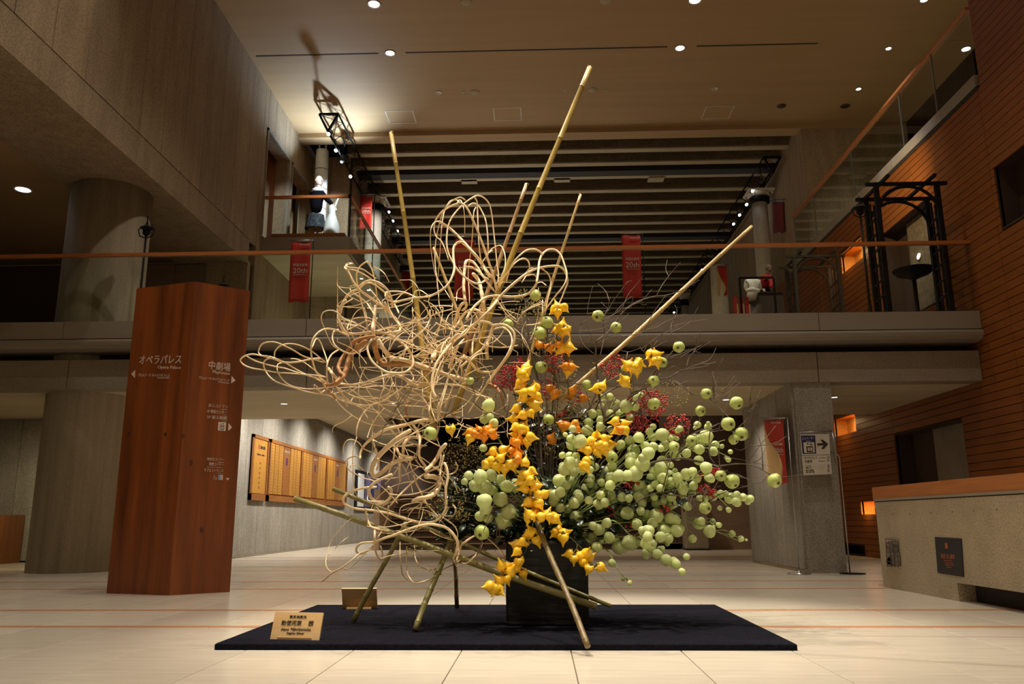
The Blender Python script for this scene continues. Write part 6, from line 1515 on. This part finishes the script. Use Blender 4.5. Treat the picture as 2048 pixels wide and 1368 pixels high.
qbranch('forked dark branch rising right of the central fruits', [
    ('G', 30, 22, 5.5, 5.55, '1480,820 1520,640 1560,500 1580,420 1560,300 1530,180 1515,0'), ('G', 22, 12, 5.55, 5.6, '1580,400 1680,330 1760,260 1830,190 1920,130 2010,70 2100,20'), ('G', 20, 14, 5.55, 5.6, '1700,390 1780,350 1860,270 1920,200 1960,120'),
    ('G', 18, 14, 5.6, 5.7, '1340,380 1420,290 1500,210 1620,120 1740,60 1800,40'), ('G', 20, 18, 5.5, 5.5, '1540,560 1620,500 1720,470')],
    [('G', 1655, 790, 125), ('G', 1010, 405, 112), ('H', 210, 770, 110)], twigs=8)
qbranch('thin dark branch at left crossing the vines with round quinces', [
    ('E', 16, 10, 5.4, 5.35, '1480,170 1400,190 1330,130 1260,190 1200,250 1150,300'), ('E', 8, 6, 5.4, 5.4, '1330,130 1400,70 1460,40'), ('E', 10, 4, 5.35, 5.3, '850,20 760,100 700,180 650,290 590,440 520,560 440,630 410,690'), ('D', 14, 10, 5.45, 5.4, '1130,1180 1000,1150 870,1060 870,960'),
    ('E', 8, 6, 5.5, 5.4, '1480,170 1600,190 1700,150'), ('D', 14, 12, 5.6, 5.6, '1120,870 1180,980 1200,1100 1200,1200')],
    [('E', 1130, 342, 142), ('D', 820, 830, 85), ('D', 1010, 1095, 115)], twigs=6)
qbranch('low thin branch at left with a striped quince beside the vase', [
    ('F', 12, 6, 5.25, 5.2, '2000,20 1900,60 1800,140 1720,240 1690,290'), ('F', 10, 5, 5.2, 5.2, '1660,420 1640,500 1590,580'), ('K', 9, 5, 5.25, 5.3, '580,330 700,230 830,130'), ('K', 7, 4, 5.2, 5.2, '490,590 560,650 640,740 680,850'), ('K', 6, 4, 5.25, 5.2, '590,440 580,560 590,640 560,740')],
    [('F', 1656, 332, 158)], twigs=4)

# ---- berry sprays
def spray(label, cat_, name, m, blobs, Y, br, per, grp, dens=1.0, spread=.05, stem_from=None):
    rr = random.Random(len(label)); c0 = atY(blobs[0][0], blobs[0][1], Y); t = thing(name, label, cat_, c0, grp)
    st_ = MB(); be_ = MB(); base = np.array(stem_from if stem_from is not None else CTR)
    for (bx, by, rx, ry, cnt) in blobs:
        c = atY(bx, by, Y + rr.uniform(-.05, .05)); st_.tube(crom([base, (base + c) / 2 + np.array([0, .03, .04]), c], 5), np.linspace(.005, .0025, 11), 5)
        for j in range(int(cnt * dens)):
            a = rr.uniform(0, 6.28); q_ = math.sqrt(rr.random()); p = atY(bx + rx * q_ * math.cos(a), by + ry * q_ * math.sin(a), c[1] + rr.uniform(-.07, .07))
            r_ = pxm(br * rr.uniform(.75, 1.2), p) / 2; be_.ball(p, r_, 6, 4)
            if j % 3 == 0: st_.tube([c + (p - c) * .15, (c + p) / 2 + np.array([0, 0, -.008]), p], .0012, 3)
    st_.build('stem', M_BRANCH, t); tag(be_.build('berries', m, t), kind='stuff')
RBG = 'red berry sprays tucked among the stems'
spray('red berry spray bright beside the slanting pale bamboo', 'berry spray', 'red_berry_spray', M_RBERRY, [(1232, 725, 18, 16, 70), (1222, 745, 18, 14, 40), (1210, 735, 10, 10, 15)], 5.75, 4, 0, RBG)
spray('large red berry spray behind the right pods and quinces', 'berry spray', 'red_berry_spray', M_RBERRY, [(1285, 820, 42, 38, 260), (1310, 805, 28, 24, 120), (1275, 850, 24, 18, 80)], 5.85, 4, 0, RBG)
spray('red berry spray beside the dark brown doorway at right', 'berry spray', 'red_berry_spray', M_RBERRY, [(1355, 850, 26, 24, 130), (1345, 870, 16, 12, 40)], 5.85, 4, 0, RBG)
spray('red berry spray left of the main yellow branch', 'berry spray', 'red_berry_spray', M_RBERRY, [(1020, 755, 26, 26, 150), (1040, 740, 18, 26, 90), (1000, 765, 16, 14, 40)], 5.85, 4, 0, RBG)
spray('red berry spray deep between the brown branches at centre', 'berry spray', 'red_berry_spray', M_RBERRY, [(1110, 725, 22, 22, 90), (1125, 835, 14, 16, 60), (1095, 780, 20, 24, 70), (1150, 790, 20, 20, 40)], 5.9, 4, 0, RBG)
spray('small red berry spray low among the right pods', 'berry spray', 'red_berry_spray', M_RBERRY, [(1256, 1048, 12, 8, 30), (1222, 1022, 8, 14, 22), (1330, 1020, 11, 7, 26), (1262, 968, 16, 8, 34)], 5.6, 4.5, 0, RBG)
spray('small red berry spray peeking right below the quinces', 'berry spray', 'red_berry_spray', M_RBERRY, [(1408, 978, 16, 8, 40), (1432, 942, 10, 10, 36), (1395, 950, 12, 8, 30), (1425, 985, 8, 10, 24)], 5.6, 5, 0, RBG)
YG = 'olive yellow berry sprays'
spray('tall spray of tiny olive-yellow berries at the top centre behind the quinces', 'berry spray', 'olive_berry_spray', M_YBERRY, [(1050, 600, 20, 26, 60), (1035, 635, 26, 22, 80), (1075, 620, 18, 30, 80), (1050, 670, 28, 24, 90), (1090, 690, 26, 22, 80), (1110, 670, 26, 20, 40)], 5.9, 2.8, 0, YG)
spray('spray of tiny olive-yellow berries through the dark centre branches', 'berry spray', 'olive_berry_spray', M_YBERRY, [(1120, 740, 34, 26, 90), (1150, 780, 34, 30, 90), (1110, 800, 30, 30, 80), (1100, 870, 30, 40, 110), (1160, 820, 26, 26, 60)], 5.85, 2.8, 0, YG)
spray('spray of tiny olive-yellow berries left of the central yellow fruits', 'berry spray', 'olive_berry_spray', M_YBERRY, [(990, 820, 26, 40, 90), (930, 890, 40, 30, 110), (960, 760, 30, 30, 60), (900, 930, 34, 30, 110), (950, 920, 34, 30, 80)], 5.7, 2.8, 0, YG)
spray('spray of tiny olive-yellow berries low on the left over the crossing poles', 'berry spray', 'olive_berry_spray', M_YBERRY, [(918, 1000, 14, 30, 50), (925, 1030, 16, 14, 40), (870, 1010, 30, 26, 50), (872, 1145, 14, 10, 22), (830, 1100, 20, 14, 20)], 5.35, 3.2, 0, YG)
spray('spray of tiny olive-yellow berries among thin twigs at the upper right', 'berry spray', 'olive_berry_spray', M_YBERRY, [(1350, 790, 34, 24, 45), (1320, 770, 30, 20, 30), (1400, 880, 40, 24, 40), (1210, 740, 30, 24, 40)], 5.7, 2.6, 0, YG)

# ---- dark leaves at the foot
def leafy(label, pts, Y, cnt):
    rr = random.Random(cnt + len(label)); c = atY(pts[0][0], pts[0][1], Y); t = thing('dark_leaf_branch', label, 'foliage', c, 'dark leafy branches at the foot')
    st_ = MB(); lf = MB()
    for (bx, by, rx, ry, n_) in pts:
        c = atY(bx, by, Y); st_.tube(crom([CTR, (CTR + c) / 2 + np.array([0, 0, .03]), c], 5), np.linspace(.006, .002, 11), 5)
        for j in range(n_):
            a = rr.uniform(0, 6.28); q_ = math.sqrt(rr.random()); p = atY(bx + rx * q_ * math.cos(a), by + ry * q_ * math.sin(a), Y + rr.uniform(-.12, .2))
            d = nrm(np.array([rr.uniform(-1, 1), rr.uniform(-1, .4), rr.uniform(-.9, .4)])); u = nrm(np.cross(d, np.array([rr.uniform(-.5, .5), -.6, 1]))); n3 = np.cross(d, u); L_ = rr.uniform(.06, .10); W_ = L_ * .24
            lf.add([p, p + d * L_ * .3 + u * W_ - n3 * .006, p + d * L_ * .7 + u * W_ * .8 - n3 * .008, p + d * L_ - n3 * .012, p + d * L_ * .7 - u * W_ * .8 - n3 * .008, p + d * L_ * .3 - u * W_ - n3 * .006, p + d * L_ * .35 + n3 * .004, p + d * L_ * .7],
                   [(0, 1, 6), (0, 6, 5), (1, 2, 7, 6), (6, 7, 4, 5), (2, 3, 7), (7, 3, 4)], 0, True)
    st_.build('stem', M_BRANCH, t); tag(lf.build('leaves', M_LEAF, t), kind='stuff')
leafy('dark glossy leaves at the foot left of the vase under the dull green pods', [(950, 1010, 46, 50, 130), (905, 1050, 34, 34, 80), (1000, 1050, 50, 34, 120), (970, 960, 40, 30, 60), (930, 990, 44, 40, 80)], 5.62, 1)
leafy('dark glossy leaves over the vase mouth behind the hanging yellow fruits', [(1060, 1060, 50, 30, 130), (1120, 1060, 50, 34, 130), (1090, 1020, 60, 40, 120), (1070, 970, 50, 40, 80)], 5.6, 2)
leafy('dark glossy leaves in the hollows of the right pods', [(1200, 1030, 60, 40, 140), (1270, 1020, 60, 40, 110), (1180, 970, 60, 40, 90), (1330, 980, 50, 30, 50)], 5.7, 3)
leafy('dark leaves deep behind the central branches', [(1100, 900, 50, 60, 90), (1150, 860, 50, 50, 60), (1060, 830, 40, 40, 40)], 5.95, 4)
